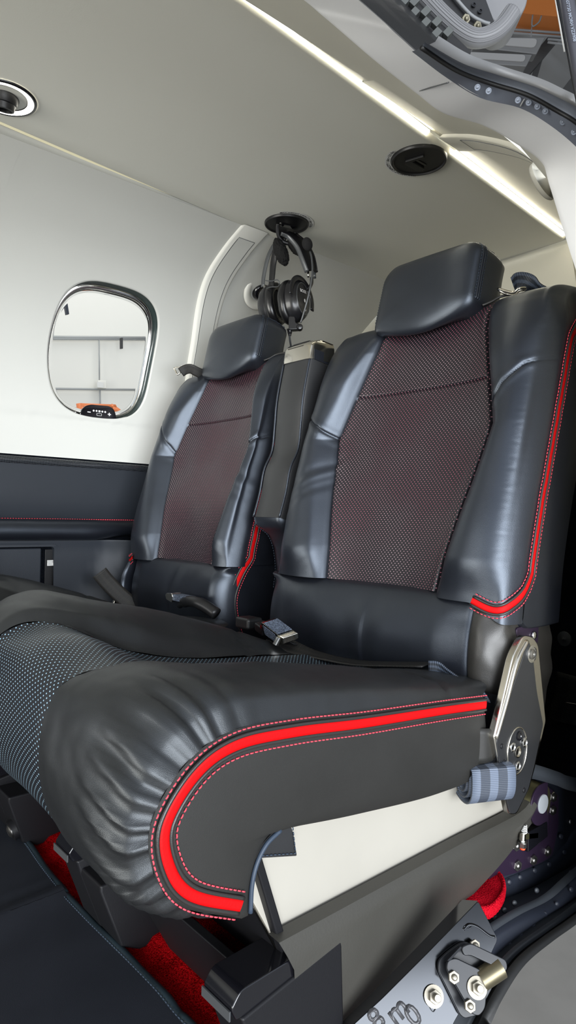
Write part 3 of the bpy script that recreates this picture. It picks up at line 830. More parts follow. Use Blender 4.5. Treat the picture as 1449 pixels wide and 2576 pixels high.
def make_arm(T):
    """recline arm: leather-clad diamond plate with polished edges, hub and bolts"""
    x = SX+.252
    out = [AX(*q, x-.001) for q in ((1318, 1598), (1342, 1602), (1355, 1622), (1374, 1813), (1346, 1935), (1332, 1985), (1300, 2050), (1282, 2050), (1260, 1950), (1243, 1855), (1291, 1650))]
    bm = NB(); add_prism(bm, rpoly(out, [.010, .008, .006, .004, .004, .004, .006, .006, .004, .004, .01], 5), (-.010, 0, 0)); A = build('recline_arm', bm, M['nickel'], T, bevel=.002, bseg=3)
    inn = [AX(*q, x) for q in ((1331, 1612), (1340, 1640), (1351, 1740), (1367, 1822), (1343, 1934), (1330, 1984), (1299, 2047), (1283, 2047), (1261, 1950), (1249, 1866), (1270, 1790), (1314, 1660))]
    bm = NB(); add_prism(bm, rpoly(inn, [.004, .006, .01, .004, .004, .004, .006, .006, .004, .004, .01, .01], 4), (-.003, 0, 0)); build('arm_cover', bm, M['leather_armrest'], A, bevel=.0008)
    bm = NB(); add_tube(bm, cr([AX(1326, 1612, x-.001), AX(1300, 1665, x-.001), AX(1275, 1760, x-.001), AX(1247, 1858, x-.001)], 8), .0030, 10); build('polished_edge', bm, M['nickel'], A, True)
    # pivot bolt
    c = AX(1336, 1645, x)
    bm = NB(); add_lathe(bm, c, (1, 0, 0), [(.0115, 0), (.0115, .0018), (.010, .0022), (.0098, .0012), (.002, .0012)], 28); b = build('pivot_ring', bm, M['chrome'], A, auto=30)
    bm = NB(); add_lathe(bm, c+V((.0008, 0, 0)), (1, 0, 0), [(.007, 0), (.0068, .0022), (.004, .003), (.0035, .0018), (.0005, .0018)], 16); build('pivot_bolt', bm, M['steel'], b, auto=30)
    # hub plate with three bolts and a bore
    h = AX(1301, 1889, x)
    bm = NB(); P = [h + V((0, math.cos(a)*.0235, math.sin(a)*.030)) for a in [k*2*math.pi/40 for k in range(40)]]
    add_tube(bm, P, .0012, 8, closed=True); hr = build('hub_ring', bm, M['nickel'], A, True)
    bm = NB(); add_lathe(bm, h + V((0, 0, -.001)), (1, 0, 0), [(.0075, .0005), (.0075, .002), (.0062, .0022), (.006, -.002), (.001, -.002)], 24); build('hub_bore', bm, M['nickel'], hr, auto=30)
    for q in ((1287, 1879), (1317, 1867), (1300, 1926)):
        c = AX(*q, x); bm = NB(); add_lathe(bm, c, (1, 0, 0), [(.0062, .0004), (.006, .0022), (.0045, .003), (.0036, .0018), (.0006, .0018)], 18); build('hub_bolt', bm, M['chrome'], hr, auto=30)
    c = AX(1305, 1851, x); bm = NB(); add_lathe(bm, c, (1, 0, 0), [(.0062, .0004), (.006, .0018), (.004, .002), (.003, .001), (.0006, .001)], 18); build('hub_screw', bm, M['gloss_black'], hr, auto=30)
    for q in ((1318, 1988), (1284, 2003), (1268, 1917), (1262, 1877)):
        bm = NB(); add_rivet(bm, AX(*q, x), (1, 0, 0), .0035, .0015); build('rivet', bm, M['plastic_matte'], A, True)
    # purple plate and leather gaiter behind
    bm = NB(); P = [AX(*q, x-.022) for q in ((1300, 1580), (1356, 1566), (1354, 1610), (1350, 1640), (1300, 1650))]
    add_prism(bm, rpoly(P, .004, 3), (-.004, 0, 0)); pl = build('pivot_bracket', bm, M['purple'], T, bevel=.0008)
    bm = NB(); add_rivet(bm, AX(1343, 1598, x-.021), (1, 0, 0), .006, .003); build('screw', bm, M['chrome'], pl, True)
    # small leather belt loop at the rear of the cushion
    bm = NB(); y0 = .748
    P = [V((SX+.237, .735, z)) for z in (-.262, -.300)]
    cur = [(SX+.236, .728), (SX+.243, .742), (SX+.242, .762), (SX+.232, .772), (SX+.215, .776)]
    G = [[V((a, b, -.258-.002*i)), V((a, b, -.303+.001*i))] for i, (a, b) in enumerate(cur)]
    GG = [cr([g[0] for g in G], 5), cr([g[1] for g in G], 5)]
    G2 = loft(GG[0], GG[1], 6); bm2 = NB(); add_grid(bm2, G2); 
    o = build('belt_loop', bm2, M['leather_side'], T, True); m = o.modifiers.new('solid', 'SOLIDIFY'); m.thickness = .003
    bm.free()
make_seat('black leather seat with red piping nearest the open door, lap belt across its cushion', False)
make_seat('black leather seat with red piping beside the cabin window, half hidden by the other seat', True)
# ================================================================== CABIN SHELL
CXC = -1.02
HW = [(-1., .585), (.1, .585), (.24, .58), (.38, .562), (.5, .525), (.60, .455), (.665, .36), (.70, .28), (.705, .26)]
_hz = cr([V((z, h, 0)) for z, h in HW], 8)
def hw(z): return interp([(p.x, p.y) for p in _hz], z)
def FW(y, z, off=0): return V((CXC-hw(z)-off, y, z))        # far wall surface, off = behind it
def NW(y, z, off=0): return V((CXC+hw(z)+off, y, z))
def onfar(x, y, off=0):
    r = ray(x, y); t = 1.
    while t < 4:
        P = r*t
        if P.x < CXC-hw(P.z)-off: return P
        t += .0008
def onnear(x, y, off=0):
    r = ray(x, y); t = .2
    while t < 4:
        P = r*t
        if P.x < CXC+hw(P.z)+off: return P
        t += .0008
def struct(name, bm, m, smooth=False, **k):
    return build(name, bm, m, None, smooth, kind='structure', **k)
# heights down the wall, from the ceiling edge
ZS = [.700, .69, .675, .655, .63, .60, .565, .53, .49, .44, .39, .33, .27, .21, .16, .13]
# ---- ceiling: flat panel, edges follow the tapering cabin
def edgeN(y): return -.737 - .066*(y-.53)
def edgeF(y): return -1.232 - .072*(y+.08)
bm = NB(); G = []
for i in range(61):
    y = -1.2 + 2.80*i/60; a, b = edgeN(y), edgeF(y)
    row = [V((a+.004, y, .712)), V((a, y, .703))]
    for k in range(13):
        f = k/12; row.append(V((lerp(a-.006, b+.006, f), y, .7)))
    row += [V((b, y, .703)), V((b-.004, y, .712))]
    G.append(row)
add_grid(bm, G); bmesh.ops.recalc_face_normals(bm, faces=bm.faces); struct('ceiling', bm, M['headliner'], True)
bm = NB(); add_box(bm, (-1.02, .25, .745), (.66, 2.9, .02)); struct('ceiling.001', bm, M['tan_liner'])
# ---- far wall with the window hole
WIN2 = [(.640, .515), (.700, .560), (.850, .545), (.905, .500), (.900, .42), (.885, .28), (.835, .238), (.70, .232), (.640, .27), (.613, .38)]
wpts = [onfar(*q) for q in ((118, 900), (122, 850), (150, 755), (178, 715), (222, 700), (300, 718), (368, 738), (398, 775), (404, 815), (385, 905), (364, 1010), (345, 1043), (318, 1056), (260, 1053), (205, 1047), (160, 1030), (128, 985))]
Wc = sum(wpts, V((0, 0, 0)))/len(wpts)
W2 = even(cr([V((p.y, p.z, 0)) for p in wpts], 6, closed=True), 160, closed=True)
for _k in range(60): W2 = [W2[i]*.5+(W2[i-1]+W2[(i+1) % 160])*.25 for i in range(160)]
cy_, cz_ = sum(p.x for p in W2)/160, sum(p.y for p in W2)/160
ay, by, az, bz = .45, 1.10, .13, .700
bm = NB(); rings = [[] for _ in range(25)]
ang = []
for p in W2:
    d = V((p.x-cy_, p.y-cz_, 0)); 
    tt = min([(t) for t in (((by-cy_)/d.x) if d.x > 0 else ((ay-cy_)/d.x if d.x < 0 else 1e9), ((bz-cz_)/d.y) if d.y > 0 else ((az-cz_)/d.y if d.y < 0 else 1e9))])
    q = V((cy_, cz_, 0)) + d*tt
    for r in range(25):
        f = (r/24)**1.2; s = p.lerp(q, f)
        soft = .004*(1-sm(0, .10, (s-p).length)) if False else 0
        rings[r].append(FW(s.x, s.y))
# reveal going outwards behind the hole
lips = []
for off, gr in ((.006, .0), (.003, .0005)):
    ring = []
    for p in W2:
        d = V((p.x-cy_, p.y-cz_, 0)); q = p + d.normalized()*gr
        ring.append(FW(q.x, q.y, off))
    lips.append(ring)
add_grid(bm, lips+rings, closev=True)
# snap corners of the polar patch
for (y, z) in ((ay, az), (ay, bz), (by, az), (by, bz)):
    c = FW(y, z); v = min(bm.verts, key=lambda v: (v.co-c).length); v.co = c
def wallgrid(bm, fn, y0, y1, zs, n):
    add_grid(bm, [[fn(lerp(y0, y1, i/n), z) for z in zs] for i in range(n+1)])
zs_fine = [.700-.57*i/60 for i in range(61)]
wallgrid(bm, FW, -1.2, ay, zs_fine, 12); wallgrid(bm, FW, by, 1.60, zs_fine, 10)
for yy_ in (ay, by): wallgrid(bm, lambda y, z: FW(y, z, .0007), yy_-.03, yy_+.03, zs_fine, 2)
add_grid(bm, [[FW(y, .700), FW(y, .6995, .0006), V((lerp(FW(y, .7).x, edgeF(y)+.03, .4), y, .708)), V((edgeF(y)+.03, y, .716))] for y in [lerp(-1.2, 1.6, k/40) for k in range(41)]])
bmesh.ops.recalc_face_normals(bm, faces=bm.faces)
struct('wall_left', bm, M['liner_wall'], True)
bm = NB(); add_grid(bm, [[FW(y, z, .003) for z in (.14, .0, -.2, -.4, -.6)] for y in (-1.2, 0, 1.0, 1.6)]); struct('wall_left.001', bm, M['black_carpet'])
# ---- window: panes, chrome edge
win = bpy.data.objects.new('window_1', None); COL.objects.link(win); win['kind'] = 'structure'; win.location = FW(cy_, .23, .03)
def wring(off, gr): 
    out = []
    for p in W2:
        d = V((p.x-cy_, p.y-cz_, 0)); q = p + d.normalized()*gr; out.append(FW(q.x, q.y, off))
    return out
bm = NB(); add_grid(bm, [wring(.022, -.003), wring(.020, -.006), wring(.021, -.011), wring(.027, -.0135), wring(.034, -.013)], closev=True); bmesh.ops.recalc_face_normals(bm, faces=bm.faces)
build('window_frame', bm, M['chrome'], win, True)
bm = NB(); add_grid(bm, [wring(.004, .0005), wring(.008, -.0015), wring(.016, -.002), wring(.024, -.0035)], closev=True); bmesh.ops.recalc_face_normals(bm, faces=bm.faces)
build('window_seal', bm, mat('window edge', (.03, .045, .042), .12, coat=.5), win, True)
bm = NB(); c0 = FW(cy_, cz_, .024)
rg = [wring(.030, -.011)]
r0 = rg[0]
for f in [k/16 for k in range(1, 16)]: rg.append([FW(lerp(p.y, cy_, f), lerp(p.z, cz_, f), .030+.004*(1-(1-f)**2)) for p in r0])
vs = add_grid(bm, rg, closev=True); bm.faces.new(vs[-1]); bmesh.ops.recalc_face_normals(bm, faces=bm.faces)
o = build('pane', bm, M['glass'], win, True); md = o.modifiers.new('s', 'SOLIDIFY'); md.thickness = .003
# ---- rear bulkhead
bm = NB(); G = []
for i in range(33):
    f = i/32; x = lerp(-1.64, -.40, f); d = abs(x-CXC)/.6; row = []
    for k in range(21):
        z = lerp(.715, -.6, k/20); row.append(V((x, 1.575+.09*(1-d**2) + .0*z - .02*sm(.3, .7, z), z)))
    G.append(row)
add_grid(bm, [[p for p in r[:10]] for r in G]); bmesh.ops.recalc_face_normals(bm, faces=bm.faces); struct('wall_back', bm, M['tan_liner'], True)
bm = NB(); add_grid(bm, [[p for p in r[9:]] for r in G]); bmesh.ops.recalc_face_normals(bm, faces=bm.faces); struct('wall_back.001', bm, M['black_carpet'], True)
# ---- near wall: roof shoulder above the door, wall aft of the door, wall forward
def doorz(y):   # inner edge of the opening: height over y
    return interp([(-.25, .30), (-.18, .50), (-.05, .535), (.40, .532), (.476, .526), (.545, .507), (.613, .498), (.667, .496), (.729, .485), (.779, .455), (.813, .42), (.832, .38), (.845, .32)], y)
KEY = [  # (inner edge, outer edge) of the door surround, matched
 (NW(-.15, doorz(-.15)), V((-.443, -.15, .51))),
 (NW(.20, doorz(.20)), V((-.436, .20, .50))),
 (NW(.426, .534), V((-.429, .449, .479))),
 (NW(.476, .526), V((-.427, .500, .472))),
 (NW(.545, .507), V((-.425, .543, .466))),
 (NW(.613, .498), V((-.424, .582, .465))),
 (AX(1113, 278, -.4935), V((-.414, .630, .460))),
 (AX(1212, 309, -.4745), V((-.396, .680, .462))),
 (AX(1293, 354, -.4600), V((-.380, .713, .451))),
 (AX(1360, 403, -.4460), V((-.366, .748, .434))),
 (AX(1382, 466, -.4390), V((-.352, .775, .405))),
 (AX(1418, 582, -.4260), V((-.345, .792, .36))),
 (AX(1453, 690, -.4080), V((-.340, .800, .29))),
 (V((-.378, .866, .22)), V((-.325, .815, .20))),
 (V((-.372, .872, .0)), V((-.325, .820, .0))),
 (V((-.372, .872, -.32)), V((-.33, .82, -.32)))]
IN3 = cr([a for a, b in KEY], 10); OUT3 = cr([b for a, b in KEY], 10)
bm = NB(); rows = []
for t, o in ((0, .0), (.04, .004), (.12, .0045), (.4, .003), (.7, .001), (1, 0)):
    rows.append([a.lerp(b, t)+V((.0, 0, -o*(1-sm(100, 125, i)))) for i, (a, b) in enumerate(zip(IN3, OUT3))])
add_grid(bm, rows); bmesh.ops.recalc_face_normals(bm, faces=bm.faces); struct('trim_1', bm, M['door_white'], True)
# shoulder liner from the ceiling edge to the opening
bm = NB(); G = []
for k in range(len(IN3)):
    p = IN3[k]
    if p.y > .79: break
    y = p.y; a = V((edgeN(y)+.010, y, .712)); row = []
    for j in range(25):
        f = j/24; z = lerp(.712, p.z, f); q = NW(y, min(z, .70)) if z < .70 else V((lerp(a.x, CXC+hw(.70), min(1, (0.712-z)/.012)), y, z))
        q = V((max(q.x, a.x) if j else a.x, y, z)); q = q.lerp(V((p.x, y, z)), f**3); row.append(q)
    G.append(row)
# and on, aft of the opening
add_grid(bm, G)
bmesh.ops.recalc_face_normals(bm, faces=bm.faces); WR = struct('wall_right', bm, M['tan_liner'], True)
from mathutils.bvhtree import BVHTree
WRB = BVHTree.FromPolygons([v.co + WR.location for v in WR.data.vertices], [tuple(p.vertices) for p in WR.data.polygons])
bm = NB(); G = []
zr = [.708, .704] + [.700-.45*i/40 for i in range(41)] + [.1, -.1]
for i in range(34):
    row = []
    for z in zr:
        y = lerp(lerp(.93, .785, sm(.52, .58, z)), 1.62, i/33)
        row.append(V((edgeN(y)+.010, y, .712)) if z == .708 else V((edgeN(y)+.03, y, .708)) if z == .704 else NW(y, min(z, .70)))
    G.append(row)
add_grid(bm, G); 
# return from the aft edge of the surround to the wall
A = [p for p in IN3 if p.y > .775]; add_grid(bm, [A, [NW(max(p.y+.01, .945), min(.7, p.z+.004), .001) for p in A]])
bmesh.ops.recalc_face_normals(bm, faces=bm.faces); struct('wall_right.001', bm, M['tan_liner'], True)
bm = NB(); add_grid(bm, [[V((-.372, .875, z)), V((-.38, .95, z)), V((-.41, 1.10, z)), V((-.435, 1.30, z)), V((-.435, 1.62, z))] for z in (.33, .1, -.1, -.3, -.56)]); struct('wall_right.002', bm, M['black_carpet'])
# forward end of the cabin shell: wall in front of the door
bm = NB(); wallgrid(bm, NW, -1.2, -.15, zs_fine+[0, -.3, -.56], 6); bmesh.ops.recalc_face_normals(bm, faces=bm.faces); struct('wall_right.003', bm, M['liner_wall'], True)
# ---- outer skin aft of the door
bm = NB(); A = [b for a, b in zip(IN3, OUT3) if b.y > .745]
add_grid(bm, [[p+V((.034, 0, 0)) for p in A]] + [[V((lerp(p.x+.036, CXC+hw(p.z)+.10, min(1, t*3)), lerp(p.y, 1.75, t), lerp(p.z, p.z*(1.0), t))) for p in A] for t in (.02, .1, .3, .6, 1)])
bmesh.ops.recalc_face_normals(bm, faces=bm.faces); struct('wall_right.004', bm, M['liner'], True)
# ---- joint in the white header, seen as a step
a = AX(945, 240, -.56); 
bm = NB(); P = [onnear(*q) for q in ((950, 240), (1000, 232), (1037, 230))] + [IN3[min(range(100), key=lambda i: (IN3[i]-onnear(1042, 228)).length)]]
P = [WRB.find_nearest(p)[0]+V((.0, 0, -.0003)) for p in even(cr(P, 6), 14)]
i0 = min(range(100), key=lambda i: (IN3[i]-P[-1]).length); P2 = [IN3[i0].lerp(OUT3[i0+1], t)+V((0, -.001, -.0035)) for t in (.15, .5, .95)]
add_tube(bm, cr(P+P2, 6), .0007, 6); struct('trim_2', bm, M['satin_grey'], True)
# ---- LED coves
def led(name, y0, y1, side, label):
    bm = NB(); n = 40
    if side > 0: f = lambda y: (edgeN(y), 1)
    else: f = lambda y: (edgeF(y), -1)
    A = []; B = []; C_ = []
    for i in range(n+1):
        y = lerp(y0, y1, i/n); x, s = f(y)
        A.append(V((x+s*.001, y, .7035))); B.append(V((x+s*.011, y, .7045))); 
    bm = NB(); add_grid(bm, [A, B, [p+V((0, 0, .004)) for p in B], [p+V((0, 0, .004)) for p in A], A]); bmesh.ops.recalc_face_normals(bm, faces=bm.faces)
    build(name, bm, M['led'] if side > 0 else M['led_far'], None, label=label, cat='light')
M['led_far'] = mat('led strip dim', (1, .95, .7), .5, emit=(1., .88, .50), es=.2)
led('light_strip', -.30, .985, 1, 'glowing light strip in the ceiling cove above the door header, forward of the rib')
led('light_strip', 1.075, 1.585, 1, 'glowing light strip along the ceiling edge aft of the near rib cover')
led('light_strip', -1.1, .955, -1, 'dim light strip hidden in the cove along the far ceiling edge, above the window')
led('light_strip', 1.06, 1.55, -1, 'dim light strip hidden in the far ceiling cove, behind the hanging headset')
# ---- cabin floor
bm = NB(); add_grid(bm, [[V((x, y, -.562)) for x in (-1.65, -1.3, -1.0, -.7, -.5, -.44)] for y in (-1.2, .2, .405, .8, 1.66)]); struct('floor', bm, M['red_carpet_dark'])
# raised red carpet in front of / under the seats
bm = NB(); G = []
for i in range(90):
    x = lerp(-1.62, -.50, i/89); row = []
    for j, (y, z) in enumerate(((.398, -.562), (.404, -.556), (.412, -.553), (.424, -.5555), (.432, -.559), (.440, -.556), (.450, -.547), (.47, -.5445), (.50, -.544), (.56, -.544), (.70, -.544))):
        row.append(V((x, y+.002*noise.noise(V((x*12, j, 1))), z+.0015*noise.noise(V((x*30, j*2, 5))))))
    G.append(row)
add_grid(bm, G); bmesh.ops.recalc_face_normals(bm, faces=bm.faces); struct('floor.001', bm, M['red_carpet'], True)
# ================================================================== HANGAR
bm = NB(); add_poly(bm, [(-9, -9, -1.55), (14, -9, -1.55), (14, 14, -1.55), (-9, 14, -1.55)]); struct('floor.002', bm, M['hangar_floor'])
bm = NB()
# rear hangar wall (aft) and far wall and roof
add_grid(bm, [[V((-7, y, z)) for z in (-1.55, 1, 5)] for y in (-9, 0, 14)]); struct('wall_left.002', bm, M['hangar_wall'])
bm = NB(); add_grid(bm, [[V((x, 14, z)) for z in (-1.55, 6)] for x in (-7, 14)]); struct('wall_back.002', bm, M['hangar_ceiling'])
bm = NB(); G = []
for i in range(120):
    x = lerp(-7, 3, i/119); G.append([V((x, y, 6.3+.03*math.sin(i*1.2)+.02*math.sin(y*3+i))) for y in [lerp(-3, 14, k/40) for k in range(41)]])
add_grid(bm, G); struct('ceiling.002', bm, M['hangar_ceiling'], True)
# ================================================================== webbing with stripes
def stripe_web(name, dark, light, band=1., rough=.5):
    m, nt, b = newmat(name); L = nt.links
    tc = nt.nodes.new('ShaderNodeTexCoord'); sp = nt.nodes.new('ShaderNodeSeparateXYZ'); L.new(tc.outputs['UV'], sp.inputs[0])
    def mth(op, a, v=None, w=None):
        n = nt.nodes.new('ShaderNodeMath'); n.operation = op
        if hasattr(a, 'name'): L.new(a, n.inputs[0])
        if v is not None:
            if hasattr(v, 'name'): L.new(v, n.inputs[1])
            else: n.inputs[1].default_value = v
        return n.outputs[0]
    s = mth('SINE', mth('MULTIPLY', sp.outputs[1], 2*math.pi*2.5)); band_ = mth('GREATER_THAN', s, .1)
    rib = mth('SINE', mth('MULTIPLY', sp.outputs[0], 2*math.pi/.0022)); rb = mth('MULTIPLY', mth('ADD', rib, 1.), .5)
    f = mth('MULTIPLY', mth('ADD', mth('MULTIPLY', band_, band), .25), mth('ADD', mth('MULTIPLY', rb, .6), .4))
    L.new(ramp(nt, f, [(0., dark), (1., light)]), b.inputs['Base Color']); b.inputs['Roughness'].default_value = rough
    bump_n(nt, b, rb, .6, .0008); return m
M['web_stripe'] = stripe_web('striped grey webbing', (.022, .027, .038), (.14, .17, .23))
M['web_stripe_dark'] = stripe_web('striped dark webbing', (.008, .010, .014), (.07, .09, .13))
M['web_blk'] = stripe_web('black striped webbing', (.004, .004, .004), (.018, .016, .014))
def strap(name, P, W, hw_, m, parent=None, th=.0016, n=5, **k):
    """webbing ribbon through P (smoothed), side direction W (vector or list), half width hw_"""
    Q = cr(P, n)
    WW = [V(W)]*len(Q) if not isinstance(W, list) else cr([V(w) for w in W], n)
    G = []; U = []; s = 0
    for i, p in enumerate(Q):
        if i: s += (p-Q[i-1]).length
        t = (Q[min(i+1, len(Q)-1)]-Q[max(0, i-1)]).normalized(); w = (WW[i]-t*WW[i].dot(t)).normalized()
        G.append([p + w*hw_*a for a in (-1, -.6, -.2, .2, .6, 1)]); U.append([(s, (a+1)/2) for a in (-1, -.6, -.2, .2, .6, 1)])
    bm = NB(); add_grid(bm, G, uv=U)
    o = build(name, bm, m, parent, True, **k); md = o.modifiers.new('solid', 'SOLIDIFY'); md.thickness = th; md.offset = 0
    return o
def text_bm(s, size, place, bold=False, spacing=1.0, align='CENTER'):
    """mesh of a text; place(x, y) -> point in space"""
    cu = bpy.data.curves.new('t', 'FONT'); cu.body = s; cu.size = size; cu.align_x = align; cu.align_y = 'CENTER'; cu.resolution_u = 3; cu.space_character = spacing
    if bold: cu.offset = size*.018
    ob = bpy.data.objects.new('t', cu); COL.objects.link(ob)
    dg = bpy.context.evaluated_depsgraph_get(); me = bpy.data.meshes.new_from_object(ob.evaluated_get(dg))
    bpy.data.objects.remove(ob); bm = NB(); bm.from_mesh(me); bpy.data.meshes.remove(me)
    for v in bm.verts: v.co = place(v.co.x, v.co.y)
    return bm
# ================================================================== FAR SIDE PANEL
T = Th('cabin_side_panel', 'dark leather side panel with carbon strip and armrest ledge under the cabin window', 'side panel', (-1.6, .5, -.56))
bm = NB(); ys = [-1.2+2.78*i/60 for i in range(61)]
prof = [(.126, -1.6045), (.1245, -1.597), (.117, -1.5955), (.109, -1.597), (.1085, -1.602)]
G = [[V((x, y, z)) for z, x in prof] for y in ys]; U = [[(y, z) for z, x in prof] for y in ys]
add_grid(bm, G, uv=U); bmesh.ops.recalc_face_normals(bm, faces=bm.faces); build('carbon_strip', bm, carbon('carbon fibre'), T, True)
bm = NB(); add_grid(bm, [[V((x, y, z)) for z, x in ((.109, -1.602), (.05, -1.600), (-.018, -1.600), (-.0215, -1.603))] for y in ys]); bmesh.ops.recalc_face_normals(bm, faces=bm.faces); build('upper_panel', bm, M['leather_door'], T, True)
bm = NB(); add_grid(bm, [[V((x-.012*sm(.72, .84, y)*(1 if x > -1.59 else 0), y, z+.010*sm(.74, .84, y)*(1 if z < -.05 else 0))) for z, x in ((-.0195, -1.603), (-.0195, -1.596), (-.0215, -1.586), (-.027, -1.573), (-.038, -1.564), (-.055, -1.563), (-.067, -1.570), (-.072, -1.585), (-.073, -1.603))] for y in ys]); bmesh.ops.recalc_face_normals(bm, faces=bm.faces); build('armrest_pad', bm, M['leather'], T, True)
bm = NB(); P = [V((-1.590, y, -.0215)) for y in ys[8:]]; dashes(bm, P, [V((.5, 0, 1)).normalized()]*len(P), .0040, .0022, .0010, .0008); build('stitching', bm, M['thread_red'], T, True, label='red thread stitching')
# lower moulded shell with pocket recess
bm = NB()
yp0, yp1, zp0, zp1 = .505, .645, -.20, -.088
ycols = [-1.2, yp0, yp1, .79, .80, .83, 1.55]
def shellx(y, z):
    return -1.600 + .028*sm(.785, .835, y + (z+.075)*.35*-1.0) + .006*(z < -.08)
zrows = [-.073, -.078, zp1, -.12, -.16, zp0, -.30, -.56]
yy = [-1.2, -.6, 0, .3, yp0] + [yp0+(yp1-yp0)*k/4 for k in (1, 2, 3)] + [yp1] + [yp1+.02*k for k in range(1, 14)] + [1.0, 1.55]
G = [[V((shellx(y, z), y, z)) for z in zrows] for y in yy]
vs = [[bm.verts.new(p) for p in r] for r in G]
for i in range(len(yy)-1):
    for j in range(len(zrows)-1):
        if yp0-1e-4 <= yy[i] < yp1-1e-4 and zrows[j] <= zp1+1e-4 and zrows[j+1] >= zp0-1e-4: continue
        bm.faces.new([vs[i][j], vs[i+1][j], vs[i+1][j+1], vs[i][j+1]])
bmesh.ops.recalc_face_normals(bm, faces=bm.faces); sh = build('lower_shell', bm, M['shell'], T, True)
bm = NB(); R = rpoly([V((-1.594, yp0, zp1)), V((-1.594, yp1, zp1)), V((-1.594, yp1+.006, zp0)), V((-1.594, yp0, zp0))], .008, 4)
R0_ = [V((p.x-.0005, lerp(p.y, (yp0+yp1)/2, -.09), lerp(p.z, (zp0+zp1)/2, -.09))) for p in R]; R2 = [p+V((-.045, 0, 0)) for p in R]
vs = add_grid(bm, [R0_, R, [p+V((-.002, 0, 0)) for p in R], R2], closev=True); bm.faces.new(vs[-1]); bmesh.ops.recalc_face_normals(bm, faces=bm.faces); pk = build('pocket', bm, M['shell'], sh, auto=35)
bm = NB(); add_box(bm, (-1.612, .565, -.15), (.020, .106, .118)); build('pocket_lid', bm, M['shell'], sh, bevel=.004)
c = V((-1.6065, .642, -.128)); bm = NB(); add_box(bm, (c.x-.002, .639, -.15), (.004, .022, .11)); build('hinge_cover', bm, M['plastic_black'], sh, bevel=.001)
bm = NB(); add_box(bm, (-1.6035, .640, -.128), (.0008, .0155, .0135)); lb = build('placard', bm, M['label_white'], sh)
bm = text_bm('115VAC 60Hz', .0026, lambda x, y: V((-1.6029, .640+x, -.1255+y)), True)
build('print', bm, M['ink'], lb)
bm = text_bm('200 mA', .0026, lambda x, y: V((-1.6029, .639+x, -.1305+y)), True); build('print', bm, M['ink'], lb)
# ================================================================== RIB COVERS
def rib(fn, ya, yb, zs, label, edge):
    T = Th('rib_cover', label, 'trim cover', tuple(fn((ya(.6)+yb(.6))/2, zs[-1])))
    bm = NB(); G = []
    zz = []
    for a, b in zip(zs, zs[1:]): zz += [lerp(a, b, k/6) for k in range(6)]
    zz.append(zs[-1])
    prof = ((0, .0), (.03, -.010), (.08, -.013), (.92, -.013), (.97, -.010), (1, 0.0))
    G = [[fn(lerp(ya(z), yb(z), f), z, o) for f, o in prof] for z in zz]
    add_grid(bm, G); bmesh.ops.recalc_face_normals(bm, faces=bm.faces); build('cover', bm, M['liner'] if fn is FW else M['tan_liner'], T, auto=50)
    bm = NB(); zi = [z for z in zz if z < zs[0]-.014]
    prof = ((.20, -.0125), (.215, -.0145), (.79, -.0145), (.805, -.0125))
    add_grid(bm, [[fn(lerp(ya(z), yb(z), f), z, o) for f, o in prof] for z in zi]); bmesh.ops.recalc_face_normals(bm, faces=bm.faces); i = build('inner_panel', bm, M['liner_wall'] if fn is FW else M['tan_liner'], T, auto=30)
    bm = NB(); P = [fn(lerp(ya(z), yb(z), .195), z, -.0134) for z in zi[::-1]] + [fn(lerp(ya(z), yb(z), .805), z, -.0134) for z in zi]
    add_tube(bm, P, .0009, 6); build('joint', bm, M['satin_grey'], i, True)
rib(FW, lambda z: .968+.030*sm(.65, .45, z), lambda z: 1.048+.020*sm(.65, .45, z), [.699, .68, .65, .60, .53, .45, .35, .24, .14],
    'white curved rib cover on the far wall, between the window and the hanging headset', 1)
rib(NW, lambda z: 1.000+.01*sm(.65, .45, z), lambda z: 1.075+.01*sm(.65, .45, z), [.699, .68, .65, .60, .53, .45, .36],
    'cream curved rib cover on the near wall beside the door frame, between two lit strips', 1)
M['tan_dim'] = mat('shaded tan ring', (.40, .385, .33), .6)  # near light only: shade put into the ring colour
M['brace_grey'] = mat('shaded grey ball', (.06, .06, .058), .5)  # shade put into the grey of the near light's ball
# ================================================================== READING LIGHTS
def reading(c, n, r, label, lit):
    T = Th('reading_light', label, 'light', c)
    bm = NB(); add_lathe(bm, V(c)-n*.002, n, [(r, 0), (r*.98, .0045), (r*.90, .007), (r*.74, .0055), (r*.60, .001), (r*.50, -.012), (r*.3, -.02)], 40, cap=False); build('bezel', bm, M['liner'] if lit else M['tan_dim'], T, True)
    bm = NB(); prof = [(r*.50*math.cos(a), r*.50*math.sin(a)*.9) for a in [math.radians(x) for x in (-30, -10, 10, 30, 45)]]
    add_lathe(bm, V(c)-n*.006, n, prof + [(r*.26, r*.30), (r*.2, r*.2), (.001, r*.18)], 32); b = build('ball', bm, M['gloss_black'] if lit else M['brace_grey'], T, True)
    bm = NB(); add_lathe(bm, V(c)-n*.006, n, [(r*.24, r*.29), (r*.12, r*.33), (.001, r*.34)], 24, cap=False); build('lens', bm, M['steel'], b, True)
Pn = onfar(657, 733); nrm = (V((CXC, 0, .30))-V((Pn.x, 0, Pn.z))).normalized(); reading(Pn, nrm, .054, 'round reading light with a black ball in the far wall, behind the hanging headset', True)
Pn = onnear(1366, 456); nrm = (V((CXC, 0, .30))-V((Pn.x, 0, Pn.z))).normalized(); reading(Pn, nrm, .030, 'round recessed reading light by the door frame, below the near lit strip', False)
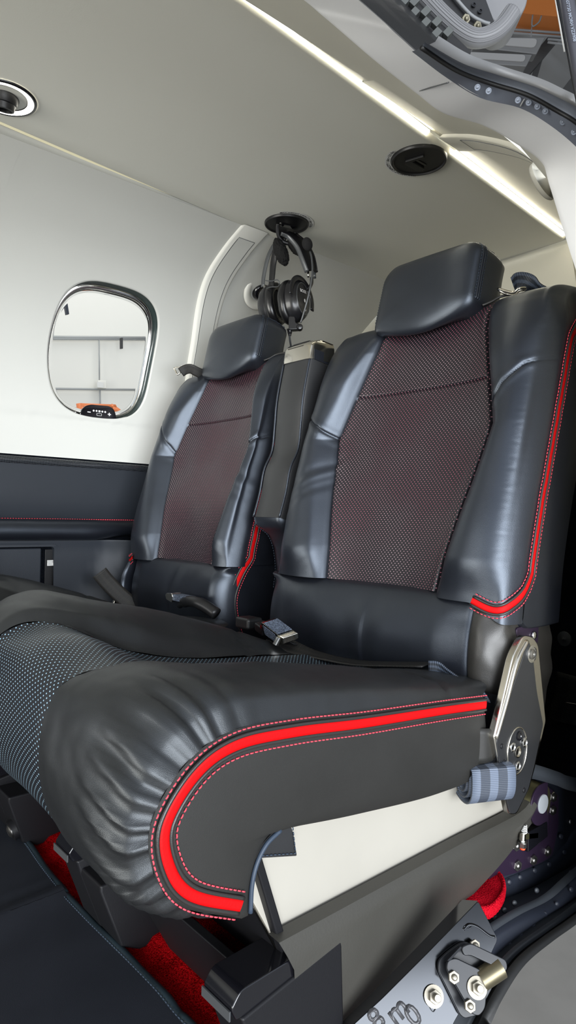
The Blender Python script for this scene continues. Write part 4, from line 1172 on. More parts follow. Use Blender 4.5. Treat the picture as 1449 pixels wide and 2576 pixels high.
# ================================================================== CEILING RING LIGHT
c = AZ(12, 246, .6995); r = (AZ(92, 254, .6995)-c).length
T = Th('ring_light', 'round black air vent with a glowing white ring in the ceiling, by the left edge', 'light', c)
D = V((0, 0, -1))
bm = NB(); add_lathe(bm, c, D, [(r, 0), (r*.985, .0025), (r*.94, .0035), (r*.90, .0025)], 56, cap=False); build('bezel', bm, M['gloss_black'], T, True)
bm = NB(); add_lathe(bm, c, D, [(r*.905, .0022), (r*.86, .0015), (r*.72, .0005), (r*.70, -.001)], 56, cap=False); build('lit_ring', bm, M['led_ring'], T, True)
bm = NB(); add_lathe(bm, c, D, [(r*.705, .001), (r*.66, -.004), (r*.55, -.012), (r*.40, -.016), (.001, -.016)], 56, cap=False); build('cup', bm, M['plastic_matte'], T, True)
bm = NB(); u = (_R0*-.15 - _F0*-.2 + D).normalized(); add_lathe(bm, c+V((0, 0, .012)), u, [(r*.44, 0), (r*.46, .012), (r*.40, .020), (r*.36, .021), (r*.33, .030), (r*.27, .031), (r*.25, .018), (.001, .012)], 40, cap=False); build('nozzle', bm, M['plastic_black'], T, auto=35)
# ================================================================== CEILING HOOKS
def hook(c, r, opened, label, a0, gid='ceiling hooks'):
    T = Th('ceiling_hook', label, 'hook', c, gid)
    ex, ey = _R0, -_F0
    at = lambda x, y, h=0: c + ex*x + ey*y + D*h
    bm = NB(); add_lathe(bm, c, D, [(r, -.001), (r, .003), (r*.97, .0055), (r*.93, .0055), (r*.90, .003), (r*.60, .003)], 56, cap=False)
    bm2 = NB(); add_lathe(bm, c, D, [(r*.61, .003), (r*.001, .003)], 56, cap=False); bm2.free(); build('plate', bm, M['plastic_black'], T, auto=35)
    # recess and flap
    bm = NB()
    if opened:
        P = rpoly([at(-.012, .008, .0035), at(.022, -.006, .0035), at(.016, -.018, .0035), at(-.017, -.003, .0035)], .002, 3)
        add_prism(bm, P, D*.002); build('slot', bm, M['gloss_black'], T)
        bm = NB(); P = cr([at(-.020, .004, .003), at(-.021, -.002, .012), at(-.018, -.010, .026), at(-.010, -.016, .036), at(.004, -.018, .040), at(.012, -.016, .036)], 5)
        add_tube(bm, P, .004, 10, flat=(1.3, .7)); build('hook_arm', bm, M['plastic_black'], T, True)
        bm = NB(); add_rivet(bm, at(-.014, .010, .0045), D, .003); build('screw', bm, M['steel'], T, True)
    else:
        P = rpoly([at(-.004, .006, .0032), at(.018, -.012, .0032), at(.010, -.022, .0032), at(-.012, -.006, .0032)], .002, 3)
        add_prism(bm, P, D*.001); build('slot', bm, M['gloss_black'], T)
        bm = NB(); P = [at(-.027, .003, .003), at(.004, .024, .003), at(.008, .019, .003), at(-.013, .003, .003), at(.015, -.021, .003), at(.012, -.031, .003), at(.000, -.028, .003), at(-.027, -.005, .003)]
        add_prism(bm, P, D*.0045); build('hook_arm', bm, M['plastic_black'], T, bevel=.001)
    # curved placard
    bm = NB(); n = 40; span = math.radians(128); rows = []
    for k in range(n+1):
        a = a0 - span*k/n; e = min(k, n-k)/3; g = min(1, e)**.5 if e < 1 else 1; m_ = r*1.125; h_ = r*.10*g + .0001
        rows.append([at(math.cos(a)*(m_-h_), math.sin(a)*(m_-h_), .0006), at(math.cos(a)*(m_+h_), math.sin(a)*(m_+h_), .0006)])
    add_grid(bm, rows); bmesh.ops.recalc_face_normals(bm, faces=bm.faces); pl = build('placard', bm, M['label_white'], T)
    mid = a0 - span/2; R_ = r*1.115
    bm = text_bm('MAX WEIGHT CAPACITY 1,6kg \u2022 3.5 lbs', r*.145, lambda x, y: at(math.cos(mid-x/R_)*(R_+y), math.sin(mid-x/R_)*(R_+y), .0009), True, .95)
    build('print', bm, M['ink'], pl)
c1 = AZ(721, 562, .6995); r1 = (AZ(774, 556, .6995)-AZ(667, 567, .6995)).length/2
hook(c1, r1, True, 'round black ceiling hook that the headset hangs from', math.radians(108))
c2 = AZ(1054, 401, .6995); hook(c2, r1*1.02, False, 'round black ceiling hook, folded flat and empty, near the lit strip', math.radians(-82))
# ================================================================== WINDOW DIMMER
T0 = onfar(245, 1040, .004)
T = Th('window_dimmer', 'small black touch panel with white marks at the foot of the cabin window', 'control panel', T0)
pp = [onfar(*q, .006) for q in ((200, 1046), (204, 1030), (214, 1021), (228, 1018), (272, 1022), (284, 1029), (289, 1042), (291, 1056))]
bm = NB(); add_prism(bm, rpoly(pp, [.001, .004, .006, .004, .004, .006, .004, .001], 4), (.004, 0, 0)); build('panel', bm, M['gloss_black'], T)
def onp(x, y): p = AX(x, y, T0.x+.0035); return p
def onplate(q, d=.0022): p = onfar(*q, .006); return p + V((.0045, 0, 0))
bm = NB()
def flatbox(a, b, hw2):
    a = V(a); b = V(b); t = (b-a).normalized(); n = V((0, -t.z, t.y))*hw2; add_prism(bm, [a-n, b-n, b+n, a+n], (.0006, 0, 0))
flatbox(onplate((218, 1036.5)), onplate((226, 1037.5)), .0011); flatbox(onplate((269, 1042.5)), onplate((277, 1043.5)), .0011); flatbox(onplate((273, 1039)), onplate((273, 1047)), .0011)
for q in ((233.5, 1033.5), (240.8, 1034.2), (255.2, 1036), (262.5, 1037)): add_lathe(bm, onplate(q), (1, 0, 0), [(.0024, 0), (.0024, .0006), (.001, .0006)], 14)
p = onplate((248, 1035.2)); add_box(bm, p+V((.0003, 0, 0)), (.0006, .0048, .0048))
ring = rpoly([onplate((241.5, 1040)), onplate((253.5, 1041.3)), onplate((253.5, 1046.8)), onplate((241.5, 1045.5))], .001, 3); add_tube(bm, ring, .0004, 5, closed=True)
build('touch_marks', bm, M['white_ink'], T)
# ================================================================== FOLDED ARMREST between the backs
T = Th('folded_armrest', 'dark leather armrest folded upright between the two seat backs, with a polished cap', 'armrest', (-.995, .82, -.04))
XL_, XR_ = -1.037, -.953
fr = [AX(700, 1302, XR_-.004), AX(716, 1240, XR_-.004), AX(731, 1177, XR_), AX(751, 1128, XR_), AX(758, 1060, XR_), AX(764, 992, XR_), AX(781, 896, XR_)]
fr = even(cr([V((0, p.y, p.z)) for p in fr], 8), 40)
def sec(p, dn):   # closed section at spine point p
    y, z = p.y, p.z; d = .050
    pts = [(XL_+.004, y+.004), (XL_+.012, y-.001), (XR_-.012, y-.001), (XR_-.003, y+.002), (XR_, y+.007), (XR_, y+d), (XL_, y+d), (XL_, y+.008)]
    return [V((a, b, z - (b-y)*.25)) for a, b in pts]
bm = NB(); vs = add_grid(bm, [sec(p, 0) for p in fr], closev=True); bm.faces.new(vs[0]); bm.faces.new(vs[-1]); bmesh.ops.recalc_face_normals(bm, faces=bm.faces); build('armrest_body', bm, M['leather_armrest'], T, auto=40)
for x in (XR_-.003, XL_+.003):
    bm = NB(); add_tube(bm, [V((x, p.y+.0015, p.z)) for p in fr], .0022, 8); build('welt', bm, M['leather'], T, True)
# chin under the lower end and gusset behind
bm = NB(); p = fr[0]; rows = []
for k, (dz, dy, nx, d) in enumerate(((.001, .001, 0, .05), (-.004, .001, .0, .05), (-.014, .004, .001, .048), (-.024, .016, .008, .04), (-.036, .028, .016, .03), (-.06, .036, .022, .03), (-.10, .040, .026, .03), (-.14, .036, .026, .03))):
    y, z = p.y+dy, p.z+dz
    rows.append([V(q) for q in ((XL_+nx+.003, y+.002, z), (XL_+.012+nx, y-.0005, z), (XR_-.012-nx*.2, y-.0005, z), (XR_-.002-nx*.2, y+.003, z), (XR_-nx*.2, y+d, z), (XL_+nx, y+d, z))])
vs = add_grid(bm, rows, closev=True); bmesh.ops.recalc_face_normals(bm, faces=bm.faces); build('gusset', bm, M['leather'], T, True)
bm = NB(); P = [r[0]+V((-.0005, -.002, 0)) for r in rows[2:]]; dashes(bm, cr(P, 4), [V((-.5, -.8, 0))]*8, .003, .002, .0006, .001); build('stitching', bm, M['thread_dark'], T, True)
# polished cap
p = fr[-1]; bm = NB()
rows = []
for (dz, dy, nx) in ((-.004, -.002, -.001), (.022, .0015, -.001), (.028, .004, .000), (.033, .010, .002), (.036, .022, .004), (.033, .052, .006)):
    y, z = p.y+dy, p.z+dz
    rows.append([V((XL_-.001+nx, y+.006, z)), V((XL_+.010, y-.001, z)), V((XR_-.010, y-.001, z)), V((XR_-.001, y+.001, z)), V((XR_+.002, y+.008, z)), V((XR_+.002-nx, p.y+.062, z-.001))])
add_grid(bm, rows); bmesh.ops.recalc_face_normals(bm, faces=bm.faces); cp = build('cap', bm, M['nickel'], T, auto=50)
bm = NB(); P = [V((XL_+.012, p.y+.0035, p.z+.024)), V((XR_-.022, p.y+.0035, p.z+.0245)), V((XR_-.016, p.y+.018, p.z+.0365)), V((XL_+.016, p.y+.018, p.z+.0365))]
P = [q+V((0, -.0022, .001)) for q in P]; add_poly(bm, rpoly(P, .003, 3)); build('cap_inlay', bm, M['gloss_black'], cp)
bm = NB(); add_prism(bm, [V((XR_+.0005, p.y+.008, p.z-.004)), V((XR_+.0005, p.y+.008, p.z+.016)), V((XR_+.0005, p.y+.06, p.z+.010)), V((XR_+.0005, p.y+.06, p.z-.012))], (.002, 0, 0)); build('cap_pad', bm, M['leather'], cp)
# ================================================================== HEADSET (real size, hanging from the hook)
HD = 1.625
def h_(x, y, d=0): return AD(x+4, y, HD+d)
H = Th('headset', 'black headset with boom microphone hanging from a ceiling hook above the far seat', 'headset', h_(722, 830))
def band(pts, w1, w2, name, m, parent=H, flat=(1, .35)):
    bm = NB(); Q = cr(pts, 5); add_tube(bm, Q, [lerp(w1, w2, i/(len(Q)-1)) for i in range(len(Q))], 10, flat=flat, up=CR*.8-CF*.6); return build(name, bm, m, parent, True)
# headband halves (outer rails and inner rails)
rl = band([h_(716, 592, .03), h_(690, 610, .035), h_(671, 645, .04), h_(660, 690, .045), h_(657, 722, .045)], .0075, .0060, 'headband_rail', M['satin_grey'])
rr = band([h_(703, 588, -.03), h_(722, 598, -.03), h_(743, 622, -.035), h_(757, 655, -.04), h_(768, 684, -.04)], .006, .0065, 'headband_rail', M['satin_grey'])
band([h_(738, 592, .02), h_(762, 612, .01), h_(782, 645, 0), h_(791, 686, 0)], .0075, .006, 'headband_rail', M['plastic_black'])
band([h_(712, 594, .0), h_(694, 620, .01), h_(684, 660, .02), h_(680, 700, .02), h_(677, 735, .02)], .0115, .0085, 'headband_rail', M['plastic_black'])
bm = NB(); G = []
A = cr([h_(703, 589, -.03), h_(722, 598, -.03), h_(743, 622, -.035), h_(757, 655, -.04), h_(768, 684, -.04)], 4); B = even(cr([h_(735, 590, .02), h_(762, 612, .01), h_(782, 645, 0), h_(790, 686, 0)], 4), len(A))
add_grid(bm, [A, [a.lerp(b, .5)+CU*.004+CR*.003 for a, b in zip(A, B)], B]); o = build('headband_pad', bm, M['plastic_matte'], H, True); md = o.modifiers.new('s', 'SOLIDIFY'); md.thickness = .004
# fleece pad
bm = NB(); bmesh.ops.create_icosphere(bm, subdivisions=5, radius=1)
for v in bm.verts:
    n = v.co.copy(); k = 1+.10*noise.noise(n*5)+.16*abs(noise.noise(n*15))+.07*noise.noise(n*40)
    v.co = h_(703, 634) + (CR*n.x*.016 + CU*n.y*.031 + CF*n.z*.022)*k + CR*(-.010*n.y)
build('fleece_pad', bm, M['fleece'], H, True)
bm = NB(); bmesh.ops.create_icosphere(bm, subdivisions=4, radius=1)
for v in bm.verts:
    n = v.co.copy(); k = 1+.12*noise.noise(n*5)+.12*abs(noise.noise(n*14))
    v.co = h_(737, 622) + (CR*n.x*.013 + CU*n.y*.020 + CF*n.z*.015)*k + CR*(-.012*n.y)
build('fleece_pad', bm, M['fleece'], H, True)
# sliders
bm = NB(); add_cyl(bm, h_(771, 684, -.03), h_(772, 698, -.03), .0028); s1 = build('slider', bm, M['chrome'], H, True)
bm = NB(); add_cyl(bm, h_(787, 684, 0), h_(788, 700, 0), .0035); build('slider', bm, M['satin_grey'], H, True)
bm = NB(); add_cyl(bm, h_(661, 718, .04), h_(664, 738, .04), .003); build('slider', bm, M['chrome'], H, True)
bm = NB(); add_cyl(bm, h_(677, 730, .02), h_(679, 745, .02), .0035); build('slider', bm, M['satin_grey'], H, True)
# ear cups: axis to the right and towards the photographer
AXC = (CR*.80 - CF*.58 + CU*.08).normalized(); UPC = (CU - AXC*CU.dot(AXC)).normalized(); SDC = UPC.cross(AXC)
def cup(c, mirror, name):
    """c = centre, outward axis = AXC*mirror"""
    ax = AXC*mirror
    def ell(r1, r2, h, n=44): return [c + ax*h + (SDC*math.cos(2*math.pi*k/n)*r1 + UPC*math.sin(2*math.pi*k/n)*r2) for k in range(n)]
    bm = NB(); add_grid(bm, [ell(.020, .032, -.014), ell(.022, .035, -.019), ell(.029, .043, -.022), ell(.037, .0515, -.019), ell(.040, .055, -.010), ell(.039, .054, -.002), ell(.034, .048, .0)], closev=True)
    for v in bm.verts:
        a = math.atan2((v.co-c).dot(UPC), (v.co-c).dot(SDC)); v.co += ax*.0006*math.sin(a*40)
    bmesh.ops.recalc_face_normals(bm, faces=bm.faces); cu = build('ear_cushion', bm, M['gloss_leather'], H, True)
    bm = NB(); vs = add_grid(bm, [ell(.021, .033, -.014), ell(.010, .02, -.010), ell(.001, .001, -.009)], closev=True); bmesh.ops.recalc_face_normals(bm, faces=bm.faces); build('ear_mesh', bm, M['foam'], cu, True)
    bm = NB(); vs = add_grid(bm, [ell(.036, .050, .0), ell(.038, .052, .004), ell(.037, .050, .014), ell(.032, .045, .024), ell(.028, .040, .027), ell(.026, .038, .030), ell(.012, .020, .033), ell(.0005, .0005, .0335)], closev=True)
    bmesh.ops.recalc_face_normals(bm, faces=bm.faces); sh = build('ear_shell', bm, M['plastic_gloss'], H, auto=32)
    return cu, sh, ell
M['gloss_leather'] = leather('ear cushion leather', (.008, .008, .009), .26, .15)
M['plastic_gloss'] = mat('satin black plastic', (.012, .012, .014), .3, coat=.2)
cR_ = h_(733, 760, -.02); cL_ = h_(684, 768, .045)
cuR, shR, ellR = cup(cR_, 1, 'r'); cuL, shL, ellL = cup(cL_, -1, 'l')
# ring and marks on the visible shell
bm = NB(); add_tube(bm, ellR(.0262, .0382, .0302), .0010, 6, closed=True); build('shell_ring', bm, M['satin_grey'], shR, True)
fo = lambda x, y: cR_ + AXC*(.0348-abs(x)*.05-max(0, abs(y)-.01)*.06) + SDC*x*1 + UPC*y
bm = text_bm('BOSE', .0105, lambda x, y: fo(x*1-.004, y+.016), True); build('logo', bm, M['white_ink'], shR)
bm = NB()
for (x, y, r) in ((-.001, -.006, .003), (.001, -.027, .0026)):
    P = [fo(x+r*math.cos(a), y+r*1.5*math.sin(a)) for a in [k*math.pi/8 for k in range(16)]]; add_poly(bm, P)
build('shell_mark', bm, M['white_ink'], shR)
# yokes
def flatband(P, w, name, m, parent, th=.0035):
    bm = NB(); Q = cr(P, 5); add_tube(bm, Q, w, 10, flat=(1, .4), up=AXC); return build(name, bm, m, parent, True)
bm = NB(); G = []
yk = [cR_ + AXC*.020 + SDC*(.044*math.cos(a)) + UPC*(.050*math.sin(a)) for a in [math.radians(x) for x in (180, 160, 135, 112, 90, 68, 45, 20, 0, -20)]]
yk = [p + AXC*(.006) for p in yk]
add_tube(bm, cr(yk, 4), .0070, 10, flat=(.4, 1.0), up=AXC); build('yoke', bm, M['satin_dark'] if 'satin_dark' in M else M['plastic_gloss'], H, True)
bm = NB(); add_tube(bm, cr([h_(780, 700, -.012), h_(779, 715, -.014), h_(770, 728, -.018), h_(757, 733, -.022)], 4), [.009]*5+[.0085]*4+[.007]*4, 10, flat=(1, .5), up=CF*-1); build('yoke', bm, M['plastic_gloss'], H, True)
bm = NB(); add_tube(bm, cr([h_(663, 735, .04), h_(660, 748, .04), h_(655, 765, .045), h_(654, 785, .05)], 4), .006, 10, flat=(.6, 1)); build('yoke', bm, M['plastic_gloss'], H, True)
bm = NB(); add_tube(bm, cr([h_(664, 706, .0), h_(680, 707, -.01), h_(693, 704, -.02), h_(699, 713, -.02), h_(695, 721, -.01), h_(678, 722, .0), h_(667, 726, .01)], 5), .0013, 8); build('link_wire', bm, M['satin_grey'], H, True)
# boom microphone
bm = NB(); P = cr([h_(776, 633, -.05), h_(780, 650, -.06), h_(782, 680, -.068), h_(778, 715, -.07), h_(768, 760, -.065), h_(758, 795, -.055), h_(752, 812, -.05)], 6)
add_tube(bm, P, .0023, 10)
bo = build('boom', bm, M['satin_grey'], H, True)
bm = NB(); bmesh.ops.create_uvsphere(bm, u_segments=24, v_segments=16, radius=1)
for v in bm.verts: n = v.co.copy(); v.co = h_(769, 614, -.05) + CR*n.x*.0125 + CU*n.y*.0155 + CF*n.z*.013 + CR*(-.002*n.y)
build('foam_windscreen', bm, M['foam'], bo, True)
# lower housing, hinge knob, cable
bm = NB(); P = rpoly([h_(722, 795, -.045), h_(738, 795, -.045), h_(740, 812, -.045), h_(752, 814, -.045), h_(752, 828, -.045), h_(722, 830, -.045)], .004, 3); add_prism(bm, P, CF*.02); hs = build('boom_housing', bm, M['plastic_gloss'], H, bevel=.002)
bm = NB(); add_lathe(bm, h_(750, 823, -.045), -CF, [(.0075, -.01), (.0075, .003), (.006, .006), (.001, .007)], 24); build('hinge_knob', bm, M['plastic_gloss'], hs, auto=40)
bm = NB(); add_lathe(bm, h_(725, 828, -.035), -CU, [(.0075, 0), (.0075, .002), (.0062, .003), (.0062, .005), (.0056, .006), (.0058, .008), (.0048, .009), (.005, .011), (.0038, .012), (.0035, .016)], 20); build('cable_boot', bm, M['plastic_gloss'], hs, auto=40)
bm = NB(); add_tube(bm, cr([h_(724, 838, -.035), h_(725, 852, -.03), h_(728, 870, -.02), h_(731, 888, 0), h_(733, 920, .02), h_(733, 1000, .04)], 6), .0024, 10); build('cable', bm, M['satin_grey'], H, True)
# ================================================================== SEAT BELTS
def shoulder(ch, pts, W, rp, label, m, hw_):
    T = Th('shoulder_harness', label, 'harness', pts[-1], 'shoulder harnesses on the seat backs')
    strap('webbing', pts, W, hw_, m, T)
    bm = NB(); add_tube(bm, cr(rp, 4, closed=True), .0022, 8, closed=True); build('link', bm, M['nickel'], T, True)
S0 = AY(1300, 728, 1.02); d0 = 1.02
q = lambda x, y, Y=1.0: AY(x, y, Y)
shoulder(0, [q(1291, 716, .975), q(1300, 708, .98), q(1318, 708, .99), q(1338, 716, 1.0), q(1362, 730, 1.01), q(1395, 742, 1.03), q(1420, 752, 1.06)],
         [V((.35, -.3, .9)), V((.35, -.3, .9)), V((.3, -.2, .7)), V((.2, -.5, .5)), V((.1, -.8, .3)), V((0, -1, 0)), V((0, -1, 0))],
         [q(1253, 727, .965), q(1275, 733, .965), q(1292, 736, .965), q(1305, 726, .965), q(1322, 724, .975), q(1318, 729, .985), q(1305, 731, .985), q(1293, 742, .98), q(1270, 738, .97)],
         'striped shoulder harness webbing with metal link draped on top of the seat nearest the door', M['web_stripe_dark'], .014)
q = lambda x, y, Y=1.0: AY(x, y, Y)
shoulder(0, [q(455, 937, .90), q(466, 930, .905), q(480, 928, .91), q(497, 936, .925), q(520, 945, .95), q(540, 950, .97)],
         [V((.3, -.4, .9)), V((.3, -.3, .9)), V((.3, -.2, .8)), V((.3, -.3, .8)), V((.2, -.6, .5)), V((0, -1, 0))],
         [q(438, 925, .895), q(452, 922, .9), q(470, 919, .905), q(472, 924, .91), q(460, 928, .91), q(452, 938, .905), q(446, 942, .9), q(442, 934, .898)],
         'dark shoulder harness webbing with metal link on the outer shoulder of the far seat', M['web_blk'], .012)
# near lap belt
T = Th('lap_belt', 'striped lap belt with metal buckle lying at the back of the near seat cushion', 'seat belt', AY(700, 1600, .74), 'lap belts')
Yb = .728
strap('webbing', [AY(686, 1606, .735), AY(720, 1622, .735), AY(770, 1641, .738), AY(830, 1656, .742), AY(900, 1668, .745), AY(990, 1671, .748), AY(1075, 1672, .75)],
      [V((.1, .5, .9)), V((.1, .8, .6)), V((.1, .95, .25)), V((0, 1, .1)), V((0, 1, .1)), V((0, 1, .1)), V((0, 1, .1))], .014, M['web_blk'], T)
strap('webbing', [AY(1078, 1676, .745), AY(1100, 1678, .748), AY(1122, 1690, .752), AY(1148, 1708, .758), AY(1170, 1722, .765)], [V((-.3, 0, .95)), V((-.2, 0, .95)), V((.5, -.4, .7)), V((.6, -.4, .6)), V((.6, -.4, .6))], .0075, M['web_stripe_dark'], T)
strap('webbing', [AY(1165, 1716, .765), AY(1190, 1735, .768), AY(1212, 1760, .772), AY(1226, 1795, .775), AY(1228, 1835, .775), AY(1228, 1880, .775), AY(1226, 1930, .775)],
      [V((.8, .3, -.6)), V((.8, .2, -.3)), V((.9, .1, -.2)), V((1, 0, 0)), V((1, 0, 0)), V((1, 0, 0)), V((1, 0, 0))], .011, M['web_stripe_dark'], T)
bm = NB(); add_box(bm, AY(626, 1566, .75), (.040, .035, .020), Matrix(((1, 0, 0), (0, 1, 0), (0, 0, 1)))); build('stalk', bm, M['plastic_black'], T, bevel=.005, bseg=4)
ex = V((.96, -.12, -.22)).normalized(); ez = V((.25, -.25, .93)); ez = (ez-ex*ez.dot(ex)).normalized(); ey_ = ez.cross(ex)
MB = Matrix((ex, ey_, ez)).transposed(); bc = AY(698, 1587, .725)
bm = NB(); P = [bc + MB @ V(p) for p in ((-.034, -.012, .006), (-.020, -.016, .010), (.030, -.016, .008), (.034, -.010, .004), (.034, -.010, -.006), (.030, -.014, -.009), (-.020, -.014, -.009), (-.034, -.010, -.004))]
add_prism(bm, P, ey_*.030); bk = build('buckle', bm, M['nickel'], T, bevel=.0015)
G = []; bm = NB()
P = [bc + MB @ V((x, -.0172, 0)) for x in (-.016, .022)]
pts = [bc + MB @ V(p) for p in ((-.018, -.0165, .0085), (.020, -.0165, .0075), (.022, -.0165, -.0065), (-.012, -.0165, -.0065))]
add_prism(bm, pts, ey_*-.0012); build('buckle_inlay', bm, M['web_grey'], bk, bevel=.0006)
pts = [bc + MB @ V(p) for p in ((-.018, -.016, .0112), (.026, -.016, .0095), (.026, .012, .0095), (-.018, .012, .0112))]
bm = NB(); add_prism(bm, pts, ez*.0010); build('buckle_inlay', bm, M['web_grey'], bk)
bm = NB(); pts = rpoly([bc + MB @ V(p) for p in ((-.030, -.015, .004), (-.020, -.0172, .006), (-.017, -.0172, -.003), (-.030, -.015, -.003))], .0015, 3); add_prism(bm, pts, ey_*-.0008); build('buckle_slot', bm, M['gloss_black'], bk)
bm = NB(); add_cyl(bm, bc+MB @ V((.027, -.021, -.007)), bc+MB @ V((.027, -.014, .004)), .005, 18); build('roller', bm, M['chrome'], bk, auto=40)
bm = NB(); add_box(bm, AY(662, 1580, .735), (.028, .020, .016), MB); build('latch', bm, M['plastic_black'], T, bevel=.003)
bm = NB(); P = [AY(672, 1604, .728), AY(690, 1602, .726), AY(730, 1616, .728), AY(740, 1622, .735), AY(700, 1622, .735), AY(684, 1616, .73)]; add_prism(bm, P, (0, .012, -.002)); build('tongue', bm, M['plastic_black'], T, bevel=.001)
# coil of spare webbing under the hub
T = Th('belt_coil', 'loop of grey striped webbing hanging below the rear corner of the near cushion', 'webbing', AX(1200, 1985, -.46))
cc = AX(1216, 1955, -.470)
P = []
for k in range(46):
    a = -math.pi*1.02 + k*.235; rr = .026 - .00035*k
    P.append(cc + V((math.cos(a)*rr*1.0, 0, math.sin(a)*rr*.92 - .004)))
P = [cc+V((-.030+.0, 0, .05))] + P[:34]
P = [cc+V((-.026, 0, .040)), cc+V((-.028, 0, .015)), cc+V((-.026, 0, -.008)), cc+V((-.018, 0, -.025)), cc+V((0, 0, -.033)), cc+V((.018, 0, -.026)), cc+V((.027, 0, -.008)), cc+V((.026, 0, .02)), cc+V((.020, 0, .045)),
     cc+V((.010, 0, .046)), cc+V((.018, 0, .015)), cc+V((.019, 0, -.006)), cc+V((.012, 0, -.019)), cc+V((0, 0, -.024)), cc+V((-.012, 0, -.019)), cc+V((-.018, 0, -.002)), cc+V((-.016, 0, .03)), cc+V((-.006, 0, .036)),
     cc+V((.008, 0, .02)), cc+V((.011, 0, -.002)), cc+V((.006, 0, -.013)), cc+V((-.002, 0, -.016)), cc+V((-.010, 0, -.006)), cc+V((-.008, 0, .02))]
ee = V((.86, -.5, 0)); P = [cc + ee*(p.x-cc.x) + V((0, 0, max(-.026, min(.020, (p.z-cc.z)*.85)))) for p in P]
strap('webbing', P, V((.5, .86, .05)), .029, M['web_stripe'], T, th=.0018, n=4)
# far seat: buckle on its stalk
T = Th('belt_buckle', 'small belt buckle on a black stalk at the back of the far seat cushion', 'seat belt', AY(470, 1520, .74), 'lap belts')
bm = NB(); add_tube(bm, cr([AY(452, 1524, .735), AY(470, 1513, .73), AY(495, 1515, .73), AY(520, 1527, .74), AY(545, 1545, .75)], 4), [.006]*3+[.012]*6+[.013]*8, 12, flat=(1, .9)); build('stalk', bm, M['plastic_black'], T, True)
bc = AY(460, 1505, .735); ex = V((1, 0, 0)); 
bm = NB(); add_prism(bm, rpoly([bc+V(p) for p in ((-.020, -.012, .007), (.034, -.012, .007), (.034, -.012, -.006), (-.020, -.012, -.006))], .002, 3), (0, .022, 0)); bk = build('buckle', bm, M['web_grey'], T, bevel=.001)
bm = NB(); add_prism(bm, rpoly([bc+V(p) for p in ((-.046, -.014, .004), (-.040, -.014, .008), (-.020, -.014, .009), (-.017, -.014, .003), (-.020, -.014, -.010), (-.042, -.014, -.006))], .003, 3), (0, .022, 0)); build('release', bm, M['chrome'], bk, bevel=.0012)
# far seat: dark lap webbing by the window
T0 = AY(300, 1500, .74)
strap('lap_webbing', [AX(250, 1440, -1.50), AX(268, 1462, -1.49), AX(295, 1490, -1.47), AX(330, 1520, -1.44), AX(360, 1540, -1.40)], [V((-.25, -.75, -.6))]*5, .019, M['web_blk'], None, loc=T0, label='dark ribbed webbing between the far seat back and the side panel', cat='seat belt', group='lap belts')
# ================================================================== FLOOR MAT
T = Th('floor_mat', 'dark leather floor mat with stitched binding in front of the seats', 'mat', (-.9, .1, -.56))
bm = NB(); G = []
edge = [AZ(*q, -.548) for q in ((-400, 1700), (-100, 1950), (0, 2053), (60, 2110), (110, 2180), (160, 2243), (165, 2252), (230, 2320), (310, 2398), (400, 2490), (445, 2545), (475, 2576), (600, 2700))]
edge = cr(edge, 6)
for i, p in enumerate(edge):
    row = []
    for k in range(40):
        f = k/39; y = lerp(p.y, -.9, f**1.5); x = p.x + (.02*f)
        z = -.548 + .006*math.exp(-((x+.94+.15*(y-.4))/.03)**2)*(1-f) - .0045*math.exp(-((x+.955+.1*(y-.4))/.008)**2) + .0015*noise.noise(V((x*5, y*5, 0)))
        row.append(V((x, y, z)))
    G.append(row)
add_grid(bm, G); bmesh.ops.recalc_face_normals(bm, faces=bm.faces); build('mat_top', bm, M['mat_leather'], T, True)
bm = NB(); add_tube(bm, [p+V((0, .001, -.001+.0008*math.sin(i*.7))) for i, p in enumerate(edge)], .0055, 8, flat=(1, .8), up=(0, 1, 0)); build('binding', bm, M['mat_edge'], T, True)
bm = NB(); P = [p+V((0, -.005, .0022)) for p in edge]; dashes(bm, P, [V((0, 0, 1))]*len(P), .0036, .0022, .0008, .0008); build('stitching', bm, M['thread_dark'], T, True)
bm = NB(); P = [AZ(x, y, -.546) for x, y in ((160, 2248), (110, 2270), (50, 2300), (0, 2322), (-60, 2345))]; dashes(bm, cr(P, 4), [V((0, 0, 1))]*8, .0036, .0022, .0007, .0008); build('stitching', bm, M['thread_black'], T, True)
# ================================================================== OUTER DOOR FRAME (upper right)
fl = [ # lower px, gasket px, band px, skin px, X
 ((1040, 127), (1060, 120), (1080, 112), (1095, 105), -.424),
 ((1127, 193), (1150, 178), (1165, 160), (1172, 150), -.424),
 ((1212, 244), (1235, 210), (1250, 188), (1256, 180), -.414),
 ((1310, 269), (1325, 238), (1345, 218), (1352, 211), -.386),
 ((1382, 309), (1400, 278), (1405, 246), (1410, 238), -.365),
 ((1449, 363), (1449, 308), (1449, 270), (1449, 259), -.350),
 ((1510, 430), (1510, 362), (1510, 322), (1510, 308), -.342),
 ((1560, 520), (1560, 430), (1560, 385), (1560, 370), -.340)]
def frow(i, dx, k=6): return cr([AX(*f[i], f[4]+dx) for f in fl], k)
Lr, Gr_, Br, Sr = frow(0, 0), frow(1, .016), frow(2, .030), frow(3, .034)
bm = NB(); add_grid(bm, [[p+V((-.002, 0, .0)) for p in Lr], [p.lerp(q, .5)+V((0, .0, -.0005)) for p, q in zip(Lr, Gr_)], Gr_]); bmesh.ops.recalc_face_normals(bm, faces=bm.faces); struct('trim_3', bm, M['alu_paint'], True)
bm = NB(); add_tube(bm, Gr_, .0022, 8); struct('trim_4', bm, M['seal'], True)
bm = NB(); G2 = [p+V((.003, 0, -.001)) for p in Gr_]; add_grid(bm, [Gr_, [p+V((.001, 0, .004)) for p in G2], Br]); bmesh.ops.recalc_face_normals(bm, faces=bm.faces); struct('trim_5', bm, M['alu_paint'], True)
